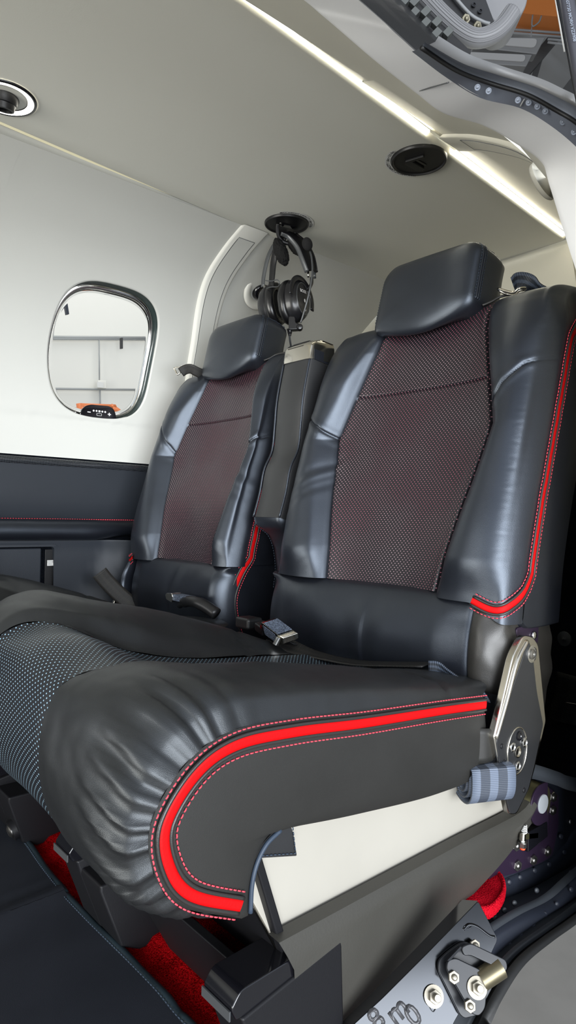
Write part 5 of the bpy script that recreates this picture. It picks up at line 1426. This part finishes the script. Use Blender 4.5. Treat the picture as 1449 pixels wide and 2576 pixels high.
bm = NB(); add_grid(bm, [Br, Sr, [p+V((.0, .005, .008)) for p in Sr]]); bmesh.ops.recalc_face_normals(bm, faces=bm.faces); struct('trim_6', bm, M['outer_skin'], True)
R_ = [(1201, 220), (1229, 229), (1303, 252), (1330, 258), (1352, 268), (1372, 280), (1416, 307), (1444, 332)]
def frX(x): return interp([(f[0][0], f[4]) for f in fl], x)
for i, q in enumerate(R_):
    bm = NB(); add_lathe(bm, AX(*q, frX(q[0])+.0085), (.55, -.55, -.6), [(.0034, 0), (.003, .0006), (.0022, .0002), (.0012, .0002), (.0009, .0008), (.0001, .0009)], 14)
    build('rivet', bm, M['alu_paint'], None, True, label='flush rivet in the blue-grey metal flange above the door opening', cat='rivet', group='rivets along the upper door flange')
bm = NB(); add_tube(bm, [AX(1309, 267, -.384), AX(1324, 240, -.372)], .0007, 6); struct('trim_7', bm, M['label_white'], True)
# rubber seal along the header
bm = NB(); A = cr([V((-.4345, -.2, .503)), V((-.430, .30, .488)), V((-.4285, .449, .4795)), AX(1069, 146, -.4245), AX(1127, 192, -.423), AX(1175, 219, -.420)], 8)
B = cr([AD(540, -560, .70), AD(760, -230, .69), AD(960, -30, .70), AD(1085, 92, .715), AD(1135, 140, .725), AD(1172, 178, .73)], 8)
add_grid(bm, [A, [a.lerp(b, .3)+V((.004, 0, -.002)) for a, b in zip(A, B)], [a.lerp(b, .45)-V((.0, 0, -.004)) for a, b in zip(A, B)], [a.lerp(b, .75)+V((.004, 0, 0)) for a, b in zip(A, B)], B]); bmesh.ops.recalc_face_normals(bm, faces=bm.faces)
struct('trim_8', bm, M['seal'], True)
bm = NB(); C_ = cr([AD(640, -560, .80), AD(830, -230, .80), AD(1030, -20, .80), AD(1095, 45, .80), AD(1150, 96, .79), AD(1185, 130, .78)], 8); add_grid(bm, [B, C_]); struct('trim_9', bm, M['plastic_black'], True)
M['zinc2'] = mat('darkened bolt', (.12, .11, .08), .45, .6)  # bolt metal with the corner vignette painted in
# opened door overhead: hinge knuckles, corrugated tube, white end cap, bolts
T = Th('open_door', 'raised cabin door seen overhead with hinge blocks, ribbed tube and white end cap', 'door', AD(1150, 60, .8))
for i in range(-4, 8):
    c = AD(1021+14.0*i, 2+12.8*i, .735); u = (AD(1100, 75, .735)-AD(1000, -20, .735)).normalized(); w = CF.cross(u).normalized()
    bm = NB(); add_box(bm, c + w*(-.0042 if i % 2 else .0048), (.0078, .0100, .008), Matrix((u, w, CF)).transposed()); build('hinge_knuckle', bm, M['knuckle'] if 'knuckle' in M else M['grey_metal'], T, bevel=.0006)
P = cr([AD(960, -110, .80), AD(1062, -12, .80), AD(1112, 40, .80), AD(1158, 80, .80), AD(1195, 97, .80), AD(1232, 90, .80), AD(1262, 68, .80), AD(1290, 30, .80)], 14)
bm = NB(); add_tube(bm, P, [.0105+.0000*i for i in range(len(P))], 22)
for v in bm.verts: pass
tb = build('ribbed_tube', bm, M['cream_door'], T, True)
for k in range(-3, 4):
    bm = NB(); n = [(P[min(i+1, len(P)-1)]-P[max(0, i-1)]).normalized().cross(CF).normalized() for i in range(len(P))]
    add_tube(bm, [p + n_*(.0028*k) - CF*math.sqrt(max(0, .0105**2-(.0028*k)**2)) for p, n_ in zip(P, n)], .00055, 5); build('tube_rib', bm, M['cream_door'], tb, True)
P = rpoly([AD(1188, -40, .86), AD(1330, -40, .86), AD(1328, 10, .86), AD(1300, 55, .86), AD(1262, 66, .86), AD(1236, 48, .86)], [.01, .01, .02, .02, .02, .02], 6)
bm = NB(); add_prism(bm, P, CF*.05); build('end_cap', bm, M['cream_door'], T, bevel=.006, bseg=4)
bm = NB(); P = [AD(1020, -60, .84), AD(1200, -60, .84), AD(1245, 60, .84), AD(1240, 100, .84), AD(1190, 100, .84), AD(1130, 60, .84)]; add_prism(bm, P, CF*.01); build('inner_structure', bm, M['plastic_black'], T)
bm = NB(); P = [AD(1120, -40, .835), AD(1150, 0, .835), AD(1185, 38, .835), AD(1215, 55, .835), AD(1232, 60, .835)]; add_tube(bm, cr(P, 5), .0022, 8); build('cable', bm, M['grey_metal'], T, True)
for q in ((1168, 50), (1197, 68)):
    bm = NB(); add_hex(bm, AD(*q, .836), (-CF+CR*.3-CU*.4), .0055, .005); build('bolt', bm, M['zinc2'], T)
for q in ((1192, 12), (1208, 28)):
    bm = NB(); add_lathe(bm, AD(*q, .838), -CF, [(.003, 0), (.003, .001), (.002, .001), (.002, 0)], 14); build('hole', bm, M['gloss_black'], T)
# gas strut at the right edge
M['strut'] = mat('strut paint', (.05, .05, .06), .35)
T = Th('gas_strut', 'black gas strut hanging down at the upper right edge beside the raised door', 'strut', AD(1460, 260, .62))
bm = NB(); add_cyl(bm, AD(1359, -360, .60), AD(1560, 725, .60), .0062, 24); build('cylinder', bm, M['strut'], T, True)
bm = NB(); add_cyl(bm, AD(1334, -360, .62), AD(1560, 802, .62), .0019, 12); build('rod', bm, M['plastic_black'], T, True)
bm = NB(); add_cyl(bm, AD(1387, -60, .625), AD(1420, 130, .625), .0007, 8); build('wire', bm, M['label_white'], T, True)
ux = (AD(1487, 330, .60)-AD(1415, -60, .60)).normalized(); uy = CF.cross(ux).normalized()
bm = text_bm('407730 MORH VZ3908', .0040, lambda x, y: AD(1432, 62, .60) + ux*x - uy*(y-.0012) - CF*(.0062), True); build('print', bm, M['alu_paint'], T)
# ================================================================== HANGAR BEYOND THE DOOR
def box_px(name, q, d, th, m, label, cat, **k):
    P = [AD(*p, d) for p in q]; bm = NB(); add_prism(bm, P, CF*th); return build(name, bm, m, None, label=label, cat=cat, **k)
box_px('roof_beam', ((1180, -60), (1440, -60), (1440, 45), (1330, 35), (1180, 15)), 7.0, .3, M['orange'], 'orange steel beam under the hangar roof at the top right', 'beam')
def tubeobj(name, a, b, d, r, m, label, cat, group=None, parent=None):
    bm = NB(); add_cyl(bm, AD(*a, d), AD(*b, d), r, 12); return build(name, bm, m, parent, True, label=label, cat=cat, group=group)
for a, b in (((1262, 72), (1449, 86)), ((1262, 80), (1449, 96))): tubeobj('conduit', a, b, 7.2, .012, M['grey_metal'], 'thin grey conduit crossing below the orange beam, above the lamp fixtures', 'conduit', 'conduits under the hangar roof')
for a, b in (((1378, 98), (1449, 106)), ((1378, 106), (1449, 116))): tubeobj('conduit', a, b, 7.2, .012, M['grey_metal'], 'thin grey conduit running from the upper lamp fixture to the gas strut', 'conduit', 'conduits at the lamp fixture')
def beam(a, b, d, w, label):
    p, q = AD(*a, d), AD(*b, d); u = (q-p).normalized(); n = CF.cross(u).normalized()*w; bm = NB(); add_prism(bm, [p-n, q-n, q+n, p+n], CF*w*1.5); build('roof_brace', bm, M['brace'], None, label=label, cat='beam')
M['brace'] = mat('dark steel brace', (.045, .045, .045), .6)
beam((1420, 62), (1308, 196), 7.6, .055, 'dark diagonal steel brace passing behind the lamp fixtures')
beam((1358, 150), (1342, 205), 7.7, .03, 'short dark upright brace right of the lower lamp fixture')
beam((1449, 205), (1418, 245), 7.6, .07, 'dark brace low at the right edge just above the door flange')
M['tube_dim'] = mat('lamp diffuser', (.2, .2, .2), .5, emit=(.5, .5, .5), es=.10)  # diffuser colour lowered to carry the corner vignette
def fixture(q, d, label):
    T = Th('hangar_lamp', label, 'lamp', AD(*q[0], d), 'hangar lamp fixtures')
    P = [AD(*p, d) for p in q]; bm = NB(); add_prism(bm, P, CF*.12); build('housing', bm, M['grey_lamp'], T, bevel=.01)
    a, b, c, e = P; 
    bm = NB(); Q = [lerp(lerp(a, b, u), lerp(e, c, u), v) - CF*.012 for u, v in ((.02, .15), (.9, .15), (.93, .7), (.02, .68))]; add_prism(bm, rpoly(Q, .04, 3), CF*.01); build('diffuser', bm, M['tube_dim'], T)
M['grey_lamp'] = mat('lamp housing', (.14, .14, .14), .5)  # housing grey includes painted-in vignette darkening
fixture([(1195, 92), (1372, 93), (1350, 136), (1190, 118)], 6.6, 'upper long fluorescent fixture under the hangar roof')
fixture([(1170, 128), (1340, 136), (1324, 167), (1190, 158)], 6.6, 'lower long fluorescent fixture under the hangar roof, just above the door flange')
bm = NB(); add_tube(bm, cr([AD(1340, 38, 6.9), AD(1338, 60, 6.9), AD(1342, 66, 6.9), AD(1356, 55, 6.9), AD(1362, 40, 6.9)], 6), .008, 6); add_tube(bm, [AD(1338, 60, 6.9), AD(1336, 95, 6.9)], .006, 6)
build('hanging_wire', bm, M['grey_lamp'], None, True, label='thin looped wire hanging from the orange beam', cat='wire')
# ---- seen through the cabin window
def wx(x, y, X=-6.9): return AX(x, y, X)
M['pale_conduit'] = mat('pale conduit', (.34, .35, .35), .5)
def wall_tube(a, b, r, label, group=None, m='grey_metal'):
    bm = NB(); add_cyl(bm, wx(*a), wx(*b), r*.75, 10); build('wall_conduit', bm, M['pale_conduit'], None, True, label=label, cat='conduit', group=group)
wall_tube((60, 848), (400, 850), .022, 'upper horizontal conduit on the pale hangar wall seen through the window')
wall_tube((60, 852), (400, 854), .016, 'thin second conduit just under the upper one, seen through the window')
wall_tube((60, 977), (400, 981), .016, 'lower horizontal conduit passing the junction box, seen through the window')
wall_tube((249, 850), (250, 960), .010, 'thin vertical conduit down to the junction box, seen through the window')
wall_tube((251, 975), (252, 1035), .012, 'thin vertical conduit below the junction box, seen through the window')
bm = NB(); P = [wx(241, 958), wx(262, 959), wx(262, 979), wx(241, 978)]; add_prism(bm, rpoly(P, .01, 3), (.06, 0, 0)); T = build('junction_box', bm, M['hangar_wall'], None, bevel=.01, label='small pale square junction box on the hangar wall seen through the window', cat='electrical box')
bm = NB(); P = [wx(244, 961, -6.83), wx(259, 962, -6.83), wx(259, 976, -6.83), wx(244, 975, -6.83)]; add_prism(bm, rpoly(P, .01, 3), (.01, 0, 0)); build('cover', bm, M['label_white'], T)
bm = NB(); P = [wx(301, 851, -6.8), wx(306, 851, -6.8), wx(306, 878, -6.8), wx(301, 878, -6.8)]; add_prism(bm, P, (.03, 0, 0)); build('hanging_tag', bm, M['brace'], None, label='narrow dark tag hanging from the upper conduit seen through the window', cat='tag')
bm = NB(); P = [wx(180, -1500, -3.4), wx(190, -1500, -3.4), wx(171, 735, -3.4), wx(166, 765, -3.4), wx(170, 792, -3.4), wx(164, 793, -3.4), wx(159, 765, -3.4), wx(164, 735, -3.4)]; add_prism(bm, P, (.02, 0, 0)); build('hanging_strap', bm, M['blue_dark'] if 'blue_dark' in M else M['dark_paint'], None, label='dark blue strap hanging down at the upper left of the window view', cat='strap')
T = Th('orange_cart', 'orange framed cart by the hangar wall low in the window view', 'cart', wx(250, 1090, -6.0))
for a, b in (((198, 1015), (203, 1045)), ((199, 1021), (290, 1024)), ((204, 1023), (208, 1050)), ((278, 1020), (300, 1042)), ((284, 1024), (310, 1043)), ((225, 1024), (225, 1060))):
    bm = NB(); add_cyl(bm, wx(*a, -6.0), wx(*b, -6.0), .026, 8); build('frame_bar', bm, M['orange_cart'], T, True)
# ================================================================== LOWER DOOR FRAME (lower right)
rows_px = [
 ([(1286, 1985), (1300, 1960), (1390, 1962), (1449, 1968), (1560, 1975)], -.502),
 ([(1225, 2240), (1262, 2215), (1330, 2186), (1385, 2160), (1425, 2120), (1449, 2085), (1560, 1990)], -.497),
 ([(1195, 2290), (1250, 2266), (1330, 2234), (1400, 2197), (1449, 2166), (1560, 2080)], -.491),
 ([(1120, 2455), (1180, 2400), (1240, 2345), (1310, 2300), (1385, 2262), (1449, 2205), (1560, 2110)], -.440),
 ([(1120, 2560), (1180, 2480), (1230, 2420), (1290, 2366), (1370, 2308), (1449, 2258), (1560, 2170)], -.430),
 ([(1150, 2650), (1195, 2560), (1240, 2480), (1300, 2402), (1380, 2342), (1449, 2292), (1560, 2200)], -.410),
 ([(1190, 2680), (1235, 2576), (1265, 2512), (1320, 2428), (1390, 2368), (1449, 2326), (1560, 2240)], -.390)]
RR = [even(cr([AX(*q, x) for q in pl], 6), 60) for pl, x in rows_px]
def strip3(name, a, b, m, lip=.0, n=4, bulge=0):
    bm = NB(); G = []
    for k in range(n+1):
        t = k/n; G.append([p.lerp(q, t) + V((bulge*math.sin(math.pi*t), -bulge*math.sin(math.pi*t)*.3, bulge*math.sin(math.pi*t)*.3)) for p, q in zip(a, b)])
    if lip: G = [[p+V((-lip, 0, -.0)) for p in G[0]]] + G + [[p+V((-lip, 0, 0)) for p in G[-1]]]
    add_grid(bm, G); bmesh.ops.recalc_face_normals(bm, faces=bm.faces); return struct(name, bm, m, True)
strip3('trim_10', RR[0], RR[1], M['dark_paint'])
strip3('trim_11', [p+V((.003, 0, .001)) for p in RR[1]], [p+V((.002, 0, 0)) for p in RR[2]], M['dark_paint'], .004)
strip3('trim_12', [p+V((.004, 0, .0)) for p in RR[2]], RR[3], M['dark_paint2'], .012, bulge=.002)
strip3('trim_13', [p+V((.002, 0, -.003)) for p in RR[3]], RR[4], M['dark_paint'], .012, bulge=.002)
strip3('trim_14', [p+V((.002, 0, -.003)) for p in RR[4]], RR[5], M['dark_paint2'], .01)
strip3('trim_15', [p+V((.002, 0, -.002)) for p in RR[5]], RR[6], M['seal'], .012, n=6, bulge=.005)
def rivets(pts, X, r, m, label, group, n=(.85, -.45, .25)):
    first = None
    for q in pts:
        p = AX(*q, X)
        if first is None:
            bm = NB(); add_rivet(bm, p, n, r); first = build('rivet', bm, m, None, True, loc=p, label=label, cat='rivet', group=group)
        else:
            c = first.copy(); c.location = p; COL.objects.link(c)
rivets([(1411, 2104), (1420, 2144), (1381, 2175), (1345, 2190), (1308, 2207), (1265, 2184), (1281, 2219)], -.492, .0042, M['dark_paint'], 'dark dome rivet on the blue-black frame around the purple hinge plate', 'dome rivets around the hinge plate')
rivets([(1437, 2068)], -.496, .0052, M['steel'], 'bright bare metal rivet at the right edge beside the purple hinge plate', None)
rivets([(1350, 2240), (1294, 2272), (1269, 2290), (1436, 2195), (1246, 2310)], -.462, .0038, M['dark_paint2'], 'flush painted rivet on the upper grey band of the door frame', 'rivets on the upper frame band')
rivets([(1401, 2275), (1371, 2300), (1340, 2325), (1308, 2350), (1437, 2238), (1280, 2376)], -.4325, .0038, M['dark_paint'], 'flush painted rivet on the lower dark band of the door frame', 'rivets on the lower frame band')
# ================================================================== HINGE BRACKET (purple plate)
T = Th('hinge_bracket', 'dark purple metal hinge plate bolted to the door frame behind the seat', 'bracket', AX(1340, 2190, -.42))
X = -.487
bm = NB(); P = [AX(*q, X) for q in ((1374, 1974), (1401, 1996), (1406, 2004), (1405, 2080), (1391, 2150), (1372, 2166), (1300, 2196), (1230, 2215), (1230, 2120), (1330, 2090), (1352, 1990))]
add_prism(bm, rpoly(P, [.003, .003, .004, .004, .006, .01, .004, .002, .002, .002, .002], 4), (-.004, 0, 0)); build('plate', bm, M['purple'], T, bevel=.0008)
bm = NB(); add_tube(bm, [AX(1376, 1978, X+.001), AX(1377, 2020, X+.002), AX(1376, 2100, X+.001)], .0026, 10); build('ridge', bm, M['purple_light'] if 'purple_light' in M else M['purple'], T, True)
cc = AX(1362, 2024, X+.012); r_ = .0285
M['olive'] = mat('bronze olive metal', (.14, .13, .07), .35, .8, bump=(500, .2), var=.2)
M['disc'] = mat('grey disc', (.36, .38, .40), .5)
bm = NB(); add_cyl(bm, cc+V((-.055, 0, .0)), cc+V((-.001, 0, 0)), r_, 40); build('pivot_tube', bm, M['olive'], T, auto=40)
bm = NB(); P = [cc + V((.0, math.cos(a)*r_*1.02, math.sin(a)*r_*1.02)) for a in [math.radians(x) for x in range(95, 275, 10)]] + [cc+V((0, .018, -r_*1.0)), cc+V((0, .018, r_))]
add_prism(bm, P, (-.0025, 0, 0)); build('end_plate', bm, M['purple'], T, bevel=.0006)
bm = NB(); add_lathe(bm, cc+V((.0, .004, 0)), (1, 0, 0), [(.0135, 0), (.013, .0014), (.001, .0016)], 32); build('disc', bm, M['disc'], T, auto=40)
bm = NB(); P = [cc+V((0, y, z)) for y, z in ((-.034, -.030), (.020, -.030), (.022, -.052), (-.034, -.058))]; add_prism(bm, P, (-.020, 0, 0)); build('stop_block', bm, M['gloss_black'], T, bevel=.002)
bm = NB(); P = [AX(*q, X+.012) for q in ((1318, 2099), (1355, 2094), (1354, 2109), (1318, 2113))]; add_prism(bm, P, (-.014, 0, 0)); build('lever', bm, M['bronze'] if 'bronze' in M else M['olive'], T, bevel=.0006)
for q in ((1389, 2004), (1388, 2037), (1375, 2140), (1339, 2162), (1299, 2176), (1297, 2126)):
    bm = NB(); add_hex(bm, AX(*q, X), (1, -.25, 0), .0076, .0036, .3); build('hex_bolt', bm, M['zinc'] if 'zinc' in M else M['steel'], T, bevel=.0004)
Xs = X+.016
bm = NB(); P = []
for k in range(61):
    a = k/60*2*math.pi*4.5; c = AX(1322, 2076, Xs).lerp(AX(1318, 2094, Xs), k/60); rr = lerp(.0016, .0040, k/60); P.append(c + V((0, math.cos(a)*rr, 0)) + V((math.sin(a)*rr, 0, 0)))
add_tube(bm, P, .0007, 6); sp = build('spring', bm, M['label_white'], T, True)
bm = NB(); add_cyl(bm, AX(1315, 2096, Xs), AX(1314, 2113, Xs), .0042, 16); build('collar', bm, M['nickel'], sp, auto=40)
bm = NB(); add_cyl(bm, AX(1315, 2112, Xs), AX(1315, 2120, Xs), .0026, 14); build('shank', bm, M['label_white'], sp, auto=40)
bm = NB(); add_lathe(bm, AX(1315, 2117, Xs), (0, 0, -1), [(.0062, 0), (.0062, .0012), (.0050, .002)], 20); add_hex(bm, AX(1315, 2119, Xs), (0, 0, -1), .0052, .0065, .2); build('nut', bm, M['steel'], sp, auto=30)
bm = NB(); add_lathe(bm, AX(1314.5, 2132, Xs), (0, 0, -1), [(.0040, 0), (.0034, .0025), (.001, .0036)], 16); build('sealed_tip', bm, mat('orange sealant', (.75, .08, .02), .4), sp, True)
# carpet corner
bm = NB(); c = AZ(1225, 2232, -.477); O = [AZ(*q, -.477) for q in ((1160, 2290), (1165, 2230), (1205, 2178), (1238, 2182), (1262, 2200), (1272, 2228), (1262, 2258), (1238, 2284), (1210, 2290))]
O = even(cr(O, 6, closed=True), 120, closed=True); c = sum(O, V((0, 0, 0)))/len(O)
rg = []
for s_, h in ((1.0, -.012), (1.03, -.004), (1.0, .001), (.93, .0035), (.86, .002), (.83, -.0005), (.80, .001), (.4, .0012), (.01, .0012)):
    rg.append([c + (p-c)*s_ + V((0, 0, h + (.0006*math.sin(i*2.1) if s_ > .85 else 0))) for i, p in enumerate(O)])
add_grid(bm, rg, closev=True); bmesh.ops.recalc_face_normals(bm, faces=bm.faces); build('carpet_corner', bm, M['red_bright'] if 'red_bright' in M else M['red_carpet'], None, True, label='bright red carpet corner with overstitched edge behind the grey seat rail', cat='carpet')
# ================================================================== POLISHED SILL PLATE WITH CLEVIS
T = Th('sill_plate', 'mirror polished door sill plate with embossed letters at the bottom edge', 'sill plate', AX(1100, 2560, -.40))
N_ = V((.72, -.50, .48)).normalized()
O0 = AX(1200, 2420, -.395)
def onpl(x, y, h=0):   # sight line meets the plate plane
    r = ray(x, y); t = O0.dot(N_)/r.dot(N_); return r*t + N_*h
P = [onpl(*q) for q in ((1203, 2266), (1253, 2362), (1212, 2450), (1140, 2576), (1100, 2700), (780, 2700), (890, 2576), (960, 2512), (1080, 2392))]
bm = NB(); add_prism(bm, rpoly(P, [.003, .004, .004, .004, 0, 0, .004, .004, .004], 3), N_*-.004); pl = build('plate', bm, M['polish_dark'], T, bevel=.0012)
bm = NB(); A = [onpl(*q, -.001) for q in ((1203, 2266), (1080, 2392), (960, 2512), (890, 2576), (780, 2690))]; B = [onpl(x-26*(1-i*.12), y-2, -.018) for i, (x, y) in enumerate(((1203, 2266), (1080, 2392), (960, 2512), (890, 2576), (780, 2690)))]
add_grid(bm, [even(A, 20), even(B, 20)]); build('side_lip', bm, M['gloss_black'], T, True)
# pressed wave near the tip and letters
bm = NB(); add_tube(bm, cr([onpl(1165, 2338, 0), onpl(1178, 2325, 0), onpl(1200, 2330, 0), onpl(1230, 2352, 0), onpl(1244, 2356, 0)], 6), .0022, 8, flat=(1, .5)); build('pressed_ridge', bm, M['polish_dark'], pl, True)
bm = NB(); add_tube(bm, rpoly([onpl(1166, 2330, .0005), onpl(1186, 2328, .0005), onpl(1182, 2336, .0005), onpl(1170, 2336, .0005)], .003, 3), .0006, 6, closed=True); build('pressed_mark', bm, M['polish_dark'], pl, True)
def letter(paths, w=.0016):
    for path in paths:
        bm = NB(); add_tube(bm, cr([onpl(*q, .0004) for q in path], 5), w, 8, flat=(1, .6)); build('embossed_letter', bm, M['polish_dark'], pl, True)
tx = (onpl(1050, 2430)-onpl(950, 2540)).normalized(); ty = N_.cross(tx).normalized()
if ty.dot(CU) < 0: ty = -ty
M['emboss'] = mat('embossed metal', (.07, .07, .075), .35, .3)
for ch, q in (('8', (948, 2566)), ('m', (1000, 2542)), ('0', (1040, 2556))):
    c0 = onpl(*q, .0004); bm = text_bm(ch, .028, lambda x, y: c0 + tx*x + ty*y, True); r_ = bmesh.ops.extrude_face_region(bm, geom=list(bm.faces)); 
    for v in [e for e in r_['geom'] if isinstance(e, bmesh.types.BMVert)]: v.co += N_*.0005
    bmesh.ops.recalc_face_normals(bm, faces=bm.faces); build('embossed_letter', bm, M['emboss'], pl)
letter([[(1080, 2518), (1092, 2514), (1098, 2528), (1090, 2545), (1080, 2532), (1080, 2518)]], .0007)
T = Th('door_clevis', 'black two-eared clevis bracket with bolts and a brass bush on the polished sill', 'bracket', onpl(1170, 2540))
def cheek(q, h, th, name):
    P = [onpl(*p, h) for p in q]; bm = NB(); add_prism(bm, rpoly(P, .004, 4), N_*-th); return build(name, bm, M['clevis'], T, bevel=.001)
M['clevis'] = mat('black anodised', (.014, .015, .018), .3, .2)
cheek(((1098, 2415), (1120, 2394), (1150, 2372), (1166, 2366), (1254, 2410), (1258, 2436), (1225, 2500), (1196, 2552), (1164, 2560), (1152, 2550), (1098, 2440)), .006, .005, 'base_flange')
cheek(((1110, 2412), (1130, 2404), (1192, 2434), (1210, 2462), (1203, 2530), (1188, 2548), (1172, 2544), (1108, 2432)), .020, .005, 'ear')
cheek(((1142, 2378), (1166, 2368), (1254, 2410), (1257, 2432), (1246, 2444), (1234, 2430), (1165, 2398), (1150, 2400)), .022, .005, 'ear')
bm = NB(); P = [onpl(1142, 2378, .020), onpl(1110, 2412, .020), onpl(1112, 2420, .004), onpl(1146, 2384, .004)]; add_prism(bm, P, CR*.003); build('web', bm, M['clevis'], T)
bm = NB(); add_cyl(bm, onpl(1196, 2462, .014), onpl(1245, 2428, .016), .0105, 28); build('bush', bm, mat('brass bush', (.16, .14, .09), .35, .8), T, auto=40)
M['zinc'] = mat('zinc bolt', (.24, .22, .18), .4, .7)  # shadow on bolts and washers put into this darker tone
def bolt(q, h, r, washer=False, L_=.006):
    c = onpl(*q, h); 
    if washer:
        bm = NB(); add_lathe(bm, c, N_, [(r*1.55, 0), (r*1.55, .0016), (r*.6, .0018)], 26); b = build('washer', bm, M['zinc'], T, auto=40)
    bm = NB(); add_hex(bm, c+N_*(.0015 if washer else 0), N_, r, L_*.7, .4)
    if washer: add_cyl(bm, c, c+N_*L_*1.9, r*.55, 16)
    build('bolt', bm, M['zinc'], T, bevel=.0004)
bolt((1124, 2452), .020, .0060); bolt((1163, 2522), .020, .0060); bolt((1182, 2478), .020, .0066, True); bolt((1090, 2506), .001, .0066, True, .008); bolt((1187, 2376), .007, .0055)
# ================================================================== BAGGAGE AREA (dark, right edge)
def yq(x, y, Y=1.30): return AY(x, y, Y)
bm = NB(); c = AY(1420, 1607, 1.5); add_lathe(bm, c, (0, -1, 0), [(.017, 0), (.016, .002), (.009, .003), (.004, .004), (.001, .007)], 28); build('floor_anchor', bm, M['satin_grey'], None, auto=40, label='round metal anchor washer on the dark rear carpet at the right edge', cat='fitting')
T = Th('cargo_strap', 'black cargo strap with steel hook ends in the dark baggage area at the right edge', 'strap', yq(1410, 1860))
strap('webbing', [yq(1440, 1700), yq(1432, 1765), yq(1424, 1790), yq(1410, 1848)], V((.9, .1, -.15)), .030, M['web_blk'], T)
bm = NB(); add_tube(bm, [yq(1400, 1785), yq(1396, 1778), yq(1399, 1764), yq(1404, 1764), yq(1449, 1772), yq(1500, 1780)], .0016, 8); build('wire_link', bm, M['nickel'], T, True)
bm = NB(); add_tube(bm, cr([yq(1377, 1850), yq(1376, 1842), yq(1382, 1839), yq(1424, 1848), yq(1432, 1854), yq(1434, 1862)], 5), .0028, 8); hk = build('hook', bm, M['steel'], T, True)
bm = NB(); add_cyl(bm, yq(1383, 1841), yq(1423, 1849), .0062, 14); build('hook_sleeve', bm, M['satin_grey'], hk, auto=40)
bm = NB(); P = [AY(*q, 1.15) for q in ((1418, 1934), (1440, 1905), (1470, 1870), (1470, 1900), (1449, 1925), (1430, 1951))]; add_prism(bm, P, (0, .004, 0)); build('edge_cap', bm, M['label_white'], None, label='pale grey cap piece at the right edge low in the baggage area', cat='trim piece')
bm = NB(); P = cr([AX(1290, 1935, -.47), AX(1340, 1940, -.465), AX(1400, 1958, -.46), AX(1430, 1970, -.458), AX(1520, 1990, -.455)], 5); add_strap(bm, P, (0, 0, .010), .006); struct('trim_16', bm, M['dark_paint2'], True)
bm = NB(); add_grid(bm, [[V((x, y, -.40)) for x in (-1.6, -.9, -.43)] for y in (1.0, 1.2, 1.62)]); struct('floor.003', bm, M['black_carpet'])
# ================================================================== LIGHT, WORLD, CAMERA
def area(name, loc, target, size, power, col=(1, 1, 1), sy=None):
    l = bpy.data.lights.new(name, 'AREA'); l.energy = power; l.color = col; l.size = size
    if sy: l.shape = 'RECTANGLE'; l.size_y = sy
    o = bpy.data.objects.new(name, l); COL.objects.link(o); o.location = loc
    d = V(target)-V(loc); o.rotation_euler = d.to_track_quat('-Z', 'Y').to_euler(); return o
# daylight from the open hangar doors behind the photographer
area('hangar_door_daylight', (4.6, -1.6, .1), (-.9, .7, .1), 5.0, 620, (.92, .96, 1.0), 3.2)
area('added_ceiling_fill', (-1.0, -3.4, -.3), (-1.0, .7, .5), 2.4, 110, (1, .98, .90), 1.6)  # added fill light from forward, aimed up to brighten the ceiling
area('hangar_lamp_light', (-4.0, 3.0, 4.6), (-6.5, 3.0, 0), 2.5, 130, (1, .98, .94), 6)
w = bpy.data.worlds.new('World'); SC.world = w; w.use_nodes = True
w.node_tree.nodes['Background'].inputs[0].default_value = (.80, .88, 1.0, 1); w.node_tree.nodes['Background'].inputs[1].default_value = .9
cam = bpy.data.cameras.new('camera'); co = bpy.data.objects.new('camera', cam); COL.objects.link(co); SC.camera = co
cam.sensor_fit = 'VERTICAL'; cam.sensor_height = 36; cam.sensor_width = 36; cam.lens = 36*FPX/2576; cam.clip_start = .02; cam.clip_end = 100
Mx = Matrix((CR, CU, -CF)).transposed().to_4x4(); co.matrix_world = Mx
SC.view_settings.view_transform = 'Standard'; SC.view_settings.look = 'None'; SC.view_settings.gamma = 1; SC.view_settings.use_curve_mapping = False
SC.view_settings.exposure = .22
SC.cycles.max_bounces = 10; SC.cycles.transmission_bounces = 8; SC.cycles.use_denoising = True
